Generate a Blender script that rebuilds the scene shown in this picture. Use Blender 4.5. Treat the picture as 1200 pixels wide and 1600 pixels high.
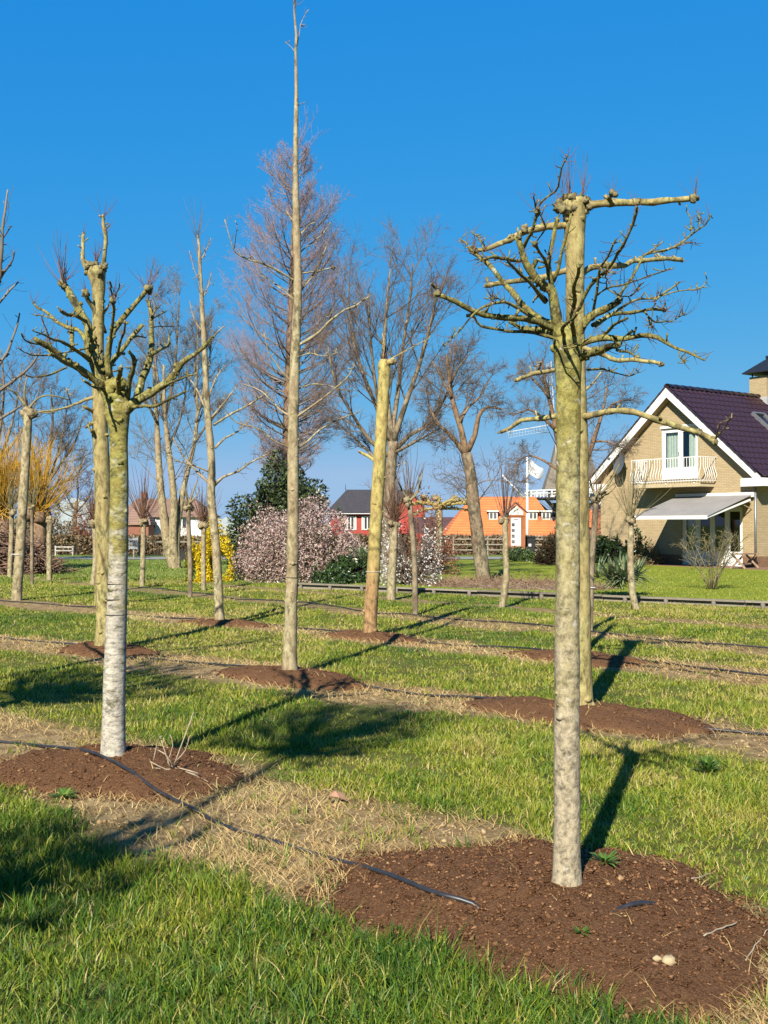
import bpy, math, random
import numpy as np
from mathutils import Vector, noise, Matrix

# ------------------------------------------------------------------ scene, camera, sky, sun, exposure
S = bpy.context.scene
for o in list(bpy.data.objects):
    bpy.data.objects.remove(o, do_unlink=True)
COL = S.collection
F, PITCH, EYE = 1700.0, math.atan(20 / 1700.0), 1.6

cd = bpy.data.cameras.new('camera')
cam = bpy.data.objects.new('camera', cd)
COL.objects.link(cam)
cam.location = (0, 0, EYE)
cam.rotation_euler = (math.pi / 2 + PITCH, 0, 0)
cd.sensor_fit = 'VERTICAL'
cd.sensor_height = 36.0
cd.lens = 36.0 * F / 1600.0
cd.clip_start, cd.clip_end = 0.1, 6000
S.camera = cam

SUN_EL, SUN_AZ = math.radians(36), math.radians(17.4)
w = bpy.data.worlds.new('World')
S.world = w
w.use_nodes = True
nt = w.node_tree
bg = nt.nodes['Background']
sky = nt.nodes.new('ShaderNodeTexSky')
sky.sky_type = 'NISHITA'
sky.sun_disc = False
sky.sun_elevation = SUN_EL
sky.sun_rotation = math.pi + SUN_AZ
sky.air_density, sky.dust_density, sky.ozone_density = 1.0, 0.0, 6.0
# the phone's colour response: one gain and one gamma per channel, the same over the whole sky
spl = nt.nodes.new('ShaderNodeSeparateColor'); cmbn = nt.nodes.new('ShaderNodeCombineColor')
nt.links.new(sky.outputs[0], spl.inputs[0])
for ch, (white, gain, gam) in enumerate(((6.38, 1.42, 1.5), (8.57, 2.14, .44), (6.0, 3.16, .12))):
    dv = nt.nodes.new('ShaderNodeMath'); dv.operation = 'DIVIDE'; dv.inputs[1].default_value = white
    pw = nt.nodes.new('ShaderNodeMath'); pw.operation = 'POWER'; pw.inputs[1].default_value = gam
    mu = nt.nodes.new('ShaderNodeMath'); mu.operation = 'MULTIPLY'; mu.inputs[1].default_value = gain
    nt.links.new(spl.outputs[ch], dv.inputs[0]); nt.links.new(dv.outputs[0], pw.inputs[0]); nt.links.new(pw.outputs[0], mu.inputs[0])
    mn = nt.nodes.new('ShaderNodeMath'); mn.operation = 'MINIMUM'; mn.inputs[1].default_value = (1.38, 2.16, 3.2)[ch]
    nt.links.new(mu.outputs[0], mn.inputs[0]); nt.links.new(mn.outputs[0], cmbn.inputs[ch])
nt.links.new(cmbn.outputs[0], bg.inputs[0])
bg.inputs[1].default_value = 0.10

sl = bpy.data.lights.new('sun', 'SUN')
sl.energy = 5.0
sl.angle = math.radians(0.53)
sl.color = (1.0, 0.93, 0.80)
so = bpy.data.objects.new('sun', sl)
COL.objects.link(so)
SDIR = Vector((math.sin(SUN_AZ) * math.cos(SUN_EL), math.cos(SUN_AZ) * math.cos(SUN_EL), -math.sin(SUN_EL)))
so.rotation_euler = SDIR.to_track_quat('-Z', 'Y').to_euler()
so.location = (-10, -20, 30)

S.view_settings.view_transform = 'Standard'
S.view_settings.look = 'None'
S.view_settings.exposure = 1.3
S.view_settings.gamma = 1.0
S.view_settings.use_curve_mapping = False

# ------------------------------------------------------------------ helpers
rnd = random.Random(11)
rng = np.random.default_rng(5)

def ray(px, py):
    x, y = (px - 600) / F, (800 - py) / F
    return Vector((x, math.cos(PITCH) - y * math.sin(PITCH), math.sin(PITCH) + y * math.cos(PITCH)))

def P(px, py, d):
    r = ray(px, py)
    return Vector((0, 0, EYE)) + r * (d / r.y)

def G(px, py, z=0.0):
    r = ray(px, py)
    return Vector((0, 0, EYE)) + r * ((z - EYE) / r.z)

def smoothstep(a, b, x):
    t = np.clip((x - a) / (b - a), 0, 1)
    return t * t * (3 - 2 * t)

def vn(x, y, sc, seed):
    """cheap smooth noise, about -1..1, for scalars or arrays"""
    r = np.random.default_rng(seed)
    t = 0
    for k in range(6):
        a, ph, f = r.uniform(0, 6.28), r.uniform(0, 6.28), r.uniform(.6, 1.7) * sc
        b = a + 1.57
        t = t + np.sin(f * (x * math.cos(a) + y * math.sin(a)) + ph + 1.3 * np.sin(.7 * f * (x * math.cos(b) + y * math.sin(b)) + 2 * ph))
    return t / 3.3

def gz(x, y):
    return .018 * vn(x, y, 1.1, 3) * (1 - smoothstep(20, 30, y)) - 1.2 * smoothstep(58, 72, y)

def tag(o, label=None, cat=None, group=None, kind=None):
    if label: o['label'] = label
    if cat: o['category'] = cat
    if group: o['group'] = group
    if kind: o['kind'] = kind
    return o

def thing(name, loc, label, cat, group=None, rz=0.0):
    o = bpy.data.objects.new(name, None)
    o.empty_display_size = .1
    COL.objects.link(o)
    o.location = loc
    o.rotation_euler = (0, 0, rz)
    return tag(o, label, cat, group)

def link(name, me, mat, parent=None, smooth=False):
    if mat is not None and not me.materials:
        me.materials.append(mat)
    if smooth:
        me.polygons.foreach_set('use_smooth', np.ones(len(me.polygons), dtype=bool))
    o = bpy.data.objects.new(name, me)
    COL.objects.link(o)
    o.parent = parent
    return o

def np_mesh(name, V, quads=None, tris=None):
    me = bpy.data.meshes.new(name)
    V = np.asarray(V, dtype=np.float32).reshape(-1, 3)
    q = np.zeros((0, 4), np.int32) if quads is None else np.asarray(quads, np.int32).reshape(-1, 4)
    t = np.zeros((0, 3), np.int32) if tris is None else np.asarray(tris, np.int32).reshape(-1, 3)
    me.vertices.add(len(V))
    me.vertices.foreach_set('co', V.ravel())
    me.loops.add(q.size + t.size)
    me.loops.foreach_set('vertex_index', np.concatenate([q.ravel(), t.ravel()]))
    me.polygons.add(len(q) + len(t))
    st = np.concatenate([np.arange(len(q)) * 4, q.size + np.arange(len(t)) * 3]).astype(np.int32)
    me.polygons.foreach_set('loop_start', st)
    me.update(calc_edges=True)
    return me

def root_loc(p):
    while p.parent: p = p.parent
    return p

class MB:
    """collects shapes and links them as one mesh object"""
    def __init__(s):
        s.v, s.f = [], []

    def box(s, c, size, rot=None):
        x, y, z = size[0] / 2, size[1] / 2, size[2] / 2
        n = len(s.v)
        for k in range(8):
            q = Vector((x if k & 1 else -x, y if k & 2 else -y, z if k & 4 else -z))
            if rot is not None: q = rot @ q
            s.v.append(q + Vector(c))
        for a in ((0, 2, 3, 1), (4, 5, 7, 6), (0, 1, 5, 4), (2, 6, 7, 3), (0, 4, 6, 2), (1, 3, 7, 5)):
            s.f.append([n + i for i in a])
        return s

    def bx(s, x0, x1, y0, y1, z0, z1):
        return s.box(((x0 + x1) / 2, (y0 + y1) / 2, (z0 + z1) / 2), (x1 - x0, y1 - y0, z1 - z0))

    def bar(s, a, b, wd, th):
        a, b = Vector(a), Vector(b)
        d = b - a
        q = d.to_track_quat('X', 'Z').to_matrix()
        return s.box((a + b) / 2, (d.length, wd, th), q)

    def poly(s, pts):
        n = len(s.v)
        s.v += [Vector(p) for p in pts]
        s.f.append(list(range(n, n + len(pts))))
        return s

    def prism(s, pts, dv):
        n, k, dv = len(s.v), len(pts), Vector(dv)
        s.v += [Vector(p) for p in pts] + [Vector(p) + dv for p in pts]
        s.f.append(list(range(n, n + k)))
        s.f.append(list(range(n + 2 * k - 1, n + k - 1, -1)))
        for i in range(k):
            j = (i + 1) % k
            s.f.append([n + i, n + k + i, n + k + j, n + j])
        return s

    def tube(s, pts, rad, sides=8, bump=0.0, bs=9.0, cap=True):
        pts = [Vector(p) for p in pts]
        n0, N = len(s.v), len(pts)
        up = None
        for i, p in enumerate(pts):
            t = (pts[min(i + 1, N - 1)] - pts[max(i - 1, 0)])
            t = t.normalized() if t.length > 1e-9 else Vector((0, 0, 1))
            if up is None:
                up = Vector((0, 1, 0)) if abs(t.y) < .9 else Vector((1, 0, 0))
            up = (up - t * up.dot(t))
            up = up.normalized() if up.length > 1e-6 else t.orthogonal().normalized()
            b = t.cross(up)
            for k in range(sides):
                a = 6.28318 * k / sides
                dr = up * math.cos(a) + b * math.sin(a)
                r = rad[i]
                if bump:
                    r *= 1 + bump * noise.noise((p + dr * r) * bs) + .6 * bump * noise.noise((p + dr * r) * bs * 3.1)
                s.v.append(p + dr * r)
        for i in range(N - 1):
            for k in range(sides):
                k2 = (k + 1) % sides
                a = n0 + i * sides
                s.f.append([a + k, a + k2, a + sides + k2, a + sides + k])
        if cap:
            s.f.append([n0 + k for k in range(sides)][::-1])
            s.f.append([n0 + (N - 1) * sides + k for k in range(sides)])
        return s

    def blob(s, c, r, bump=.35, seg=9, rings=6, sq=(1, 1, 1), bs=2.2):
        c = Vector(c)
        n0 = len(s.v)
        for i in range(rings + 1):
            th = math.pi * i / rings
            for k in range(seg):
                a = 6.28318 * k / seg
                d = Vector((math.sin(th) * math.cos(a), math.sin(th) * math.sin(a), math.cos(th)))
                q = 1 + bump * noise.noise((c + d * r) * bs / max(r, 1e-4)) + .4 * bump * noise.noise((c + d * r) * bs * 2.7 / max(r, 1e-4))
                s.v.append(c + Vector((d.x * sq[0], d.y * sq[1], d.z * sq[2])) * r * q)
        for i in range(rings):
            for k in range(seg):
                k2 = (k + 1) % seg
                s.f.append([n0 + i * seg + k, n0 + (i + 1) * seg + k, n0 + (i + 1) * seg + k2, n0 + i * seg + k2])
        return s

    def build(s, name, mat, parent=None, smooth=False, world=True):
        """world=True: vertices are world points, the parent's origin is taken off"""
        off = Vector((0, 0, 0))
        if parent is not None and world:
            off = Vector(root_loc(parent).location)
        me = bpy.data.meshes.new(name)
        me.from_pydata([tuple(v - off) for v in s.v], [], s.f)
        me.update()
        return link(name, me, mat, parent, smooth)

def crom(pts, rad, step):
    """smooth a polyline with radii (Catmull-Rom)"""
    pts = [Vector(p) for p in pts]
    op, orr = [], []
    n = len(pts)
    for i in range(n - 1):
        p0, p1, p2, p3 = pts[max(i - 1, 0)], pts[i], pts[i + 1], pts[min(i + 2, n - 1)]
        m = max(2, int((p2 - p1).length / step))
        for j in range(m):
            t = j / m
            op.append(.5 * ((2 * p1) + (p2 - p0) * t + (2 * p0 - 5 * p1 + 4 * p2 - p3) * t * t + (3 * p1 - p0 - 3 * p2 + p3) * t ** 3))
            orr.append(rad[i] + (rad[i + 1] - rad[i]) * t)
    op.append(pts[-1]); orr.append(rad[-1])
    return op, orr

def tubes_np(Pk, R, sides=3):
    """Pk (N,K,3), R (N,K) -> verts, quads of N tapered tubes"""
    N, K, _ = Pk.shape
    T = np.empty_like(Pk)
    T[:, 1:-1] = Pk[:, 2:] - Pk[:, :-2]
    T[:, 0] = Pk[:, 1] - Pk[:, 0]
    T[:, -1] = Pk[:, -1] - Pk[:, -2]
    T /= np.linalg.norm(T, axis=2, keepdims=True) + 1e-9
    ref = np.where(np.abs(T[:, :1, 2:3]) < .9, np.array([0, 0, 1.]), np.array([1., 0, 0]))
    ref = np.broadcast_to(ref, T.shape)
    A = np.cross(T, ref); A /= np.linalg.norm(A, axis=2, keepdims=True) + 1e-9
    B = np.cross(T, A)
    an = np.arange(sides) * 2 * np.pi / sides
    V = Pk[:, :, None, :] + R[:, :, None, None] * (A[:, :, None, :] * np.cos(an)[None, None, :, None] + B[:, :, None, :] * np.sin(an)[None, None, :, None])
    idx = np.arange(N * K * sides).reshape(N, K, sides)
    nx = np.roll(idx, -1, axis=2)
    Q = np.stack([idx[:, :-1], nx[:, :-1], nx[:, 1:], idx[:, 1:]], axis=-1).reshape(-1, 4)
    return V.reshape(-1, 3), Q

def tubes_obj(name, batches, mat, parent, off):
    Vs, Qs, n = [], [], 0
    for Pk, R, sides in batches:
        V, Q = tubes_np(Pk, R, sides)
        Vs.append(V - np.array(off)); Qs.append(Q + n); n += len(V)
    return link(name, np_mesh(name, np.concatenate(Vs), np.concatenate(Qs)), mat, parent, True)

def unit(a):
    return a / (np.linalg.norm(a, axis=-1, keepdims=True) + 1e-9)

def sprout(Pp, Rp, c, t0, t1, ang, ratio, rr, up, wander, K, rg, out=None, minr=.002, lim=None):
    """grow c children from each parent polyline; returns (N*c,K,3),(N*c,K)"""
    N, Kp, _ = Pp.shape
    L = np.linalg.norm(np.diff(Pp, axis=1), axis=2).sum(1)
    t = rg.uniform(t0, t1, (N, c))
    fi = t * (Kp - 1)
    i0 = np.minimum(fi.astype(int), Kp - 2)
    fr = (fi - i0)[..., None]
    nn = np.arange(N)[:, None]
    pos = Pp[nn, i0] * (1 - fr) + Pp[nn, i0 + 1] * fr
    tan = unit(Pp[nn, i0 + 1] - Pp[nn, i0])
    r0 = (Rp[nn, i0] * (1 - fr[..., 0]) + Rp[nn, i0 + 1] * fr[..., 0]) * rr
    rv = unit(rg.normal(size=(N, c, 3)))
    perp = unit(rv - tan * (rv * tan).sum(-1, keepdims=True))
    a = np.radians(rg.uniform(ang[0], ang[1], (N, c, 1)))
    d = unit(tan * np.cos(a) + perp * np.sin(a))
    ln = (L[:, None] * ratio * rg.uniform(.6, 1.3, (N, c)) * (1.15 - .5 * t))
    if lim: ln = np.clip(ln, lim[0], lim[1])
    pos, d, ln, r0 = pos.reshape(-1, 3), d.reshape(-1, 3), ln.reshape(-1), np.maximum(np.minimum(r0.reshape(-1), ln.reshape(-1) * .013), minr)
    M = N * c
    out_p = np.empty((M, K, 3)); out_p[:, 0] = pos
    for k in range(1, K):
        d = unit(d + rg.normal(size=(M, 3)) * wander + np.array([0, 0, up]))
        out_p[:, k] = out_p[:, k - 1] + d * (ln / (K - 1))[:, None]
    R = r0[:, None] * np.linspace(1, .35, K)[None]
    return out_p, np.maximum(R, minr * .6)

# ------------------------------------------------------------------ materials
def nodes_mat(name):
    m = bpy.data.materials.new(name)
    m.use_nodes = True
    b = m.node_tree.nodes['Principled BSDF']
    return m, m.node_tree, b

ALB = .70                      # colours below were picked for exposure 0.8; one common albedo scale for the exposure in use
def c4(c): return (c[0] * ALB, c[1] * ALB, c[2] * ALB, 1)

def ramp(nt, src, stops):
    r = nt.nodes.new('ShaderNodeValToRGB')
    e = r.color_ramp.elements
    while len(e) < len(stops): e.new(.5)
    for i, (p, c) in enumerate(stops):
        e[i].position = p; e[i].color = c4(c)
    nt.links.new(src, r.inputs[0])
    return r.outputs[0]

def noise_tex(nt, co, scale, detail=4, rough=.6, dist=0.0):
    n = nt.nodes.new('ShaderNodeTexNoise')
    n.inputs['Scale'].default_value = scale
    n.inputs['Detail'].default_value = detail
    n.inputs['Roughness'].default_value = rough
    n.inputs['Distortion'].default_value = dist
    if co is not None: nt.links.new(co, n.inputs['Vector'])
    return n.outputs['Fac']

def mixc(nt, fac, a, b, mode='MIX'):
    m = nt.nodes.new('ShaderNodeMix')
    m.data_type = 'RGBA'; m.blend_type = mode
    for s, v in ((m.inputs[0], fac), (m.inputs[6], a), (m.inputs[7], b)):
        if isinstance(v, bpy.types.NodeSocket): nt.links.new(v, s)
        elif isinstance(v, (int, float)): s.default_value = v
        else: s.default_value = c4(v)
    return m.outputs[2]

def mapr(nt, src, a, b, c=0.0, d=1.0):
    m = nt.nodes.new('ShaderNodeMapRange')
    nt.links.new(src, m.inputs[0])
    for i, v in enumerate((a, b, c, d)): m.inputs[i + 1].default_value = v
    return m.outputs[0]

def coords(nt, kind='Object', scale=None):
    t = nt.nodes.new('ShaderNodeTexCoord')
    o = t.outputs[kind]
    if scale:
        m = nt.nodes.new('ShaderNodeMapping')
        m.inputs['Scale'].default_value = scale
        nt.links.new(o, m.inputs[0]); o = m.outputs[0]
    return o

def bump(nt, b, src, strength=.5, dist=.01):
    n = nt.nodes.new('ShaderNodeBump')
    n.inputs['Strength'].default_value = strength
    n.inputs['Distance'].default_value = dist
    nt.links.new(src, n.inputs['Height'])
    nt.links.new(n.outputs[0], b.inputs['Normal'])

def M(name, c1, c2=None, scale=8, rough=.8, bmp=0, spec=.3, detail=5, stretch=None, metal=0):
    m, nt, b = nodes_mat(name)
    b.inputs['Roughness'].default_value = rough
    b.inputs['Specular IOR Level'].default_value = spec
    b.inputs['Metallic'].default_value = metal
    c2 = c2 or tuple(x * .72 for x in c1)
    n = noise_tex(nt, coords(nt, 'Object', stretch), scale, detail)
    nt.links.new(ramp(nt, n, [(.35, c2), (.65, c1)]), b.inputs['Base Color'])
    if bmp: bump(nt, b, n, bmp, .02)
    return m

def bark(name, base, alt, patch=None, patch_amt=.6, lich=None, lich_amt=.64, sc=1.0, low=None, zr=(0.3, 1.3), bmp=.8, fscale=34, zs=.5):
    """mottled bark: fine grain, broad patches, flat scars across the stem, lichen spots"""
    m, nt, b = nodes_mat(name)
    b.inputs['Roughness'].default_value = .9
    b.inputs['Specular IOR Level'].default_value = .1
    co = coords(nt)
    cs = coords(nt, 'Object', (1, 1, zs))
    cb = coords(nt, 'Object', (1, 1, 2.0))
    n1 = noise_tex(nt, cs, 5 * sc, 5, .6, .5)
    nf = noise_tex(nt, cs, fscale * sc, 6, .72, .2)
    nb = noise_tex(nt, cb, 7 * sc, 4, .55, .3)
    grain = ramp(nt, nf, [(.34, tuple(x * .35 for x in alt)), (.44, alt), (.53, base), (.66, tuple(min(1, x * 1.35) for x in base))])
    warm = (base[0] * .95, base[1] * .78, base[2] * .80)
    col = mixc(nt, mapr(nt, n1, .38, .68, 0, .75), grain, warm)
    if low:                       # the bark's own change of colour along the stem (algae above, clean bark below)
        sx = nt.nodes.new('ShaderNodeSeparateXYZ'); nt.links.new(co, sx.inputs[0])
        add = nt.nodes.new('ShaderNodeMath'); add.operation = 'ADD'
        nt.links.new(sx.outputs[2], add.inputs[0])
        nt.links.new(mapr(nt, n1, .2, .8, -.9, .9), add.inputs[1])
        lowc = ramp(nt, nf, [(.33, tuple(x * .26 for x in low)), (.43, tuple(x * .66 for x in low)), (.53, low), (.68, tuple(min(1, x * 1.3) for x in low))])
        col = mixc(nt, mapr(nt, add.outputs[0], zr[0], zr[1]), lowc, col)
    if patch:
        n3 = noise_tex(nt, cs, 8 * sc, 6, .6, .8)
        col = mixc(nt, mapr(nt, n3, patch_amt - .06, patch_amt + .05), col, patch)
    col = mixc(nt, mapr(nt, nb, .60, .72, 0, .65), col, tuple(x * .5 for x in alt))
    if lich:
        n4 = noise_tex(nt, co, 24 * sc, 3, .5, .2)
        col = mixc(nt, mapr(nt, n4, lich_amt - .03, lich_amt + .05, 0, .9), col, lich)
    nt.links.new(col, b.inputs['Base Color'])
    bump(nt, b, nf, bmp, .012)
    return m

def leafy(name, stops, trans=.35, rough=.6, attr='tint', spec=.25):
    """blade / leaf / petal material: colour from a random per-piece attribute, some light through"""
    m, nt, b = nodes_mat(name)
    a = nt.nodes.new('ShaderNodeAttribute'); a.attribute_name = attr
    col = ramp(nt, a.outputs['Fac'], stops)
    nt.links.new(col, b.inputs['Base Color'])
    b.inputs['Roughness'].default_value = rough
    b.inputs['Specular IOR Level'].default_value = spec
    if trans:
        tr = nt.nodes.new('ShaderNodeBsdfTranslucent'); nt.links.new(col, tr.inputs[0])
        mx = nt.nodes.new('ShaderNodeMixShader'); mx.inputs[0].default_value = trans
        nt.links.new(b.outputs[0], mx.inputs[1]); nt.links.new(tr.outputs[0], mx.inputs[2])
        nt.links.new(mx.outputs[0], nt.nodes['Material Output'].inputs[0])
    return m

def set_tint(me, vals):
    at = me.attributes.new('tint', 'FLOAT', 'POINT')
    at.data.foreach_set('value', np.asarray(vals, dtype=np.float32))

MT = {}
MT['bark_front'] = bark('bark_front', (.30, .285, .085), (.165, .16, .045), (.095, .09, .035), .64, (.48, .45, .37), .655, 1.0, (.385, .325, .22), (.7, 2.1), .8, zs=.9)
MT['bark_front_limb'] = bark('bark_front_limb', (.265, .25, .08), (.10, .095, .035), (.05, .045, .025), .61, (.40, .38, .29), .655, 1.6, bmp=1.0)
MT['bark_left'] = bark('bark_left', (.29, .275, .08), (.16, .155, .045), (.085, .08, .03), .63, (.43, .39, .30), .645, .9, (.47, .43, .35), (.95, 1.7), .9, fscale=22, zs=2.0)
MT['bark_yellow'] = bark('bark_yellow', (.335, .295, .125), (.20, .175, .07), (.12, .10, .05), .61, None, .7, .8, None, bmp=.7, fscale=24)
MT['bark_tan'] = bark('bark_tan', (.345, .30, .175), (.20, .17, .095), (.11, .09, .05), .61, (.46, .42, .31), .66, .8, None, bmp=.8, fscale=20)
MT['bark_stump'] = bark('bark_stump', (.40, .34, .12), (.29, .235, .085), (.2, .15, .07), .66, None, .7, .8, (.34, .21, .10), (.4, 1.4), bmp=.7, fscale=20)
MT['bark_grey'] = bark('bark_grey', (.25, .21, .135), (.13, .105, .068), (.08, .065, .042), .58, None, .7, .5, bmp=1.0, fscale=16)
MT['bark_brown'] = bark('bark_brown', (.23, .16, .095), (.12, .08, .048), None, .64, None, .7, .5, bmp=1.0, fscale=16)
MT['twig_purple'] = M('twig_purple', (.34, .25, .25), (.22, .16, .165), 3, .8)
MT['twig_brown'] = M('twig_brown', (.20, .145, .10), (.10, .07, .05), 3, .8)
MT['twig_grey'] = M('twig_grey', (.24, .20, .15), (.12, .095, .07), 3, .8)
MT['twig_dark'] = M('twig_dark', (.10, .075, .055), (.05, .04, .03), 3, .8)
MT['twig_olive'] = M('twig_olive', (.26, .22, .11), (.13, .11, .05), 4, .8)
MT['shoot_red'] = M('shoot_red', (.20, .10, .055), (.11, .06, .04), 6, .7)
MT['shoot_gold'] = M('shoot_gold', (.62, .36, .035), (.36, .19, .02), 4, .6)
MT['knob'] = M('knob', (.27, .235, .10), (.085, .065, .035), 24, .9, .9)
MT['knob_pale'] = M('knob_pale', (.36, .29, .16), (.11, .08, .045), 14, .9, .9)
MT['cut_wood'] = M('cut_wood', (.40, .29, .16), (.27, .18, .10), 20, .9, .3)
MT['hose'] = M('hose', (.028, .028, .03), (.016, .016, .018), 20, .45, 0, .5)
MT['white_paint'] = M('white_paint', (.80, .79, .76), (.74, .73, .70), 3, .45)
MT['white_plastic'] = M('white_plastic', (.74, .74, .72), (.66, .66, .64), 6, .4)
MT['grey_metal'] = M('grey_metal', (.30, .31, .32), (.24, .25, .26), 8, .4, 0, .5, metal=.6)
MT['grey_paint'] = M('grey_paint', (.28, .30, .31), (.23, .25, .26), 6, .5)
MT['dish_grey'] = M('dish_grey', (.10, .12, .14), (.08, .10, .115), 6, .5)
MT['black'] = M('black', (.018, .019, .022), (.012, .012, .014), 9, .5)

# ------------------------------------------------------------------ the field: rows, mounds, ground sheet
# tree name -> (px, py of the stem's foot, height of the foot above the field)
FOOT = {'A': G(177, 1182, .10), 'B': G(886, 1393, .10), 'C': G(166, 1008, .07), 'D': G(453, 1048, .07), 'E': G(906, 1105, .07),
        'F': G(343, 969, .06), 'G': G(577, 990, .06), 'I': G(897, 1022, .06)}
ROWS = [((.75, 4.45), (-1.75, 7.06), .66), ((1.62, 9.0), (-.97, 11.25), .60), ((-.2, 15.3), (-2.65, 17.6), .56),
        ((3.0, 15.9), (.56, 18.9), .46), ((2.3, 21.2), (.2, 23.6), .36)]
ROWL = []
for (a, b, hw) in ROWS:
    a, b = np.array(a), np.array(b)
    u = (b - a) / np.linalg.norm(b - a)
    ROWL.append((a, u, np.array([-u[1], u[0]]), hw))

# mounds: centre, half-axes, height
MOUNDS = {'A': ((-1.74, 7.08), (.76, .74), .13), 'B': ((.69, 4.5), (.86, .86), .13)}
for k, (ax, ay, h) in {'C': (.95, .42, .09), 'D': (1.0, .46, .10), 'E': (1.15, .52, .10), 'F': (.9, .40, .08), 'G': (.85, .40, .08), 'I': (1.0, .45, .08)}.items():
    f = FOOT[k]
    MOUNDS[k] = ((f.x + .05, f.y - .06), (ax, ay), h)

MROT = {k: ((1., 0.) if k in 'AB' else (math.cos(-.75), math.sin(-.75))) for k in MOUNDS}      # the far mounds lie along their row

def medge(an, s):
    return 1 + .11 * np.sin(2 * an + s) + .09 * np.sin(3 * an + 1.7 * s) + .06 * np.sin(7 * an + s) + .035 * np.sin(13 * an + 2 * s) + .02 * np.sin(23 * an + s)

def mound_r(k, x, y):
    (cx, cy), (ax, ay), h = MOUNDS[k]
    s = sum(ord(c) for c in k)
    ca, sa = MROT[k]
    rx, ry = (x - cx) * ca + (y - cy) * sa, -(x - cx) * sa + (y - cy) * ca
    dx, dy = rx / ax, ry / ay
    an = np.arctan2(dy, dx)
    edge = medge(an, s)
    return np.sqrt(dx * dx + dy * dy) / edge

def mound_h(k, x, y):
    h = MOUNDS[k][2]
    r = mound_r(k, x, y)
    return np.where(r < 1, h * (np.clip(1 - r * r, 0, 1) ** .8) * (1 + .16 * vn(x, y, 9, 21)), 0)

def all_mounds(x, y):
    z = 0
    for k in MOUNDS: z = np.maximum(z, mound_h(k, x, y))
    return z

def mound_mask(x, y):
    m = 9.0
    for k in MOUNDS: m = np.minimum(m, mound_r(k, x, y))
    return m

def hz(x, y):
    return gz(x, y) + all_mounds(x, y)

def bare(x, y):
    b = 0
    for i, (a, u, n, hw) in enumerate(ROWL):
        dd = np.abs((x - a[0]) * n[0] + (y - a[1]) * n[1] + .10 * vn(x, y, .8, 40 + i))
        e = hw * (1 + .35 * vn(x, y, 1.6, 50 + i)) + .10 * vn(x, y, 7, 60 + i)
        b = np.maximum(b, smoothstep(.16, -.16, dd - e) * (1 if i < 3 else .8))
    return b

def axis(fine0, fine1, step, far0, far1):
    a = list(np.arange(fine0, fine1 + 1e-6, step))
    s, x = step, fine1
    while x < far1: s *= 1.35; x += s; a.append(x)
    s, x = step, fine0
    while x > far0: s *= 1.35; x -= s; a.insert(0, x)
    return np.array(a)

xs, ys = axis(-11, 11, .16, -2600, 2600), axis(1.5, 33, .16, -400, 4200)
# a few sure lines where the land dips behind the road
ys = np.unique(np.concatenate([ys, np.arange(50, 80, 2.0)]))
X, Y = np.meshgrid(xs, ys)
Z = gz(X, Y)
nx, ny = len(xs), len(ys)
idx = np.arange(nx * ny).reshape(ny, nx)
Q = np.stack([idx[:-1, :-1], idx[:-1, 1:], idx[1:, 1:], idx[1:, :-1]], -1).reshape(-1, 4)
me = np_mesh('ground', np.stack([X, Y, Z], -1).reshape(-1, 3), Q)
at = me.attributes.new('bare', 'FLOAT', 'POINT')
at.data.foreach_set('value', bare(X, Y).astype(np.float32).ravel())

m, nt, b = nodes_mat('field_ground')
b.inputs['Roughness'].default_value = .95
b.inputs['Specular IOR Level'].default_value = .1
co = coords(nt)
n_big, n_mid, n_fine = noise_tex(nt, co, .35, 4), noise_tex(nt, co, 3.0, 5), noise_tex(nt, co, 38, 5, .7)
green = ramp(nt, n_mid, [(.3, (.06, .065, .015)), (.5, (.11, .12, .025)), (.72, (.17, .155, .045))])  # brown-green soil under the grass, darkened so gaps between blades read as shade
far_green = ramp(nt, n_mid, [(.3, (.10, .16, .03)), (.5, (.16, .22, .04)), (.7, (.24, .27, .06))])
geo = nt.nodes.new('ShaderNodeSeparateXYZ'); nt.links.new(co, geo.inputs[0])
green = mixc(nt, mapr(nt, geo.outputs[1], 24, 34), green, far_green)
soil = ramp(nt, noise_tex(nt, co, 7, 6, .65, .5), [(.30, (.13, .08, .038)), (.46, (.31, .205, .095)), (.64, (.52, .385, .19))])
soil = mixc(nt, mapr(nt, n_fine, .35, .65, .55, 0), soil, (.12, .08, .04))
at = nt.nodes.new('ShaderNodeAttribute'); at.attribute_name = 'bare'
col = mixc(nt, at.outputs['Fac'], green, soil)
nt.links.new(col, b.inputs['Base Color'])
bump(nt, b, n_fine, .8, .03)
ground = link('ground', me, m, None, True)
tag(ground, 'flat nursery field with grass strips and bare tree rows', kind='structure')
MT['ground'] = m

# mulch mounds
m, nt, b = nodes_mat('mulch')
b.inputs['Roughness'].default_value = 1.0
b.inputs['Specular IOR Level'].default_value = .05
co = coords(nt)
nf = noise_tex(nt, co, 70, 6, .75)
nm = noise_tex(nt, co, 9, 4)
col = ramp(nt, nf, [(.28, (.055, .026, .013)), (.5, (.185, .092, .046)), (.72, (.33, .19, .10))])
col = mixc(nt, mapr(nt, nm, .35, .7, 0, .5), col, (.23, .118, .06), 'MIX')
nt.links.new(col, b.inputs['Base Color'])
bump(nt, b, nf, 1.0, .03)
MT['mulch'] = m
CHIP = leafy('wood_chip', [(0, (.04, .018, .009)), (.6, (.16, .078, .038)), (.9, (.26, .14, .07)), (1, (.42, .29, .15))], 0, .95, spec=.05)

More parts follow.
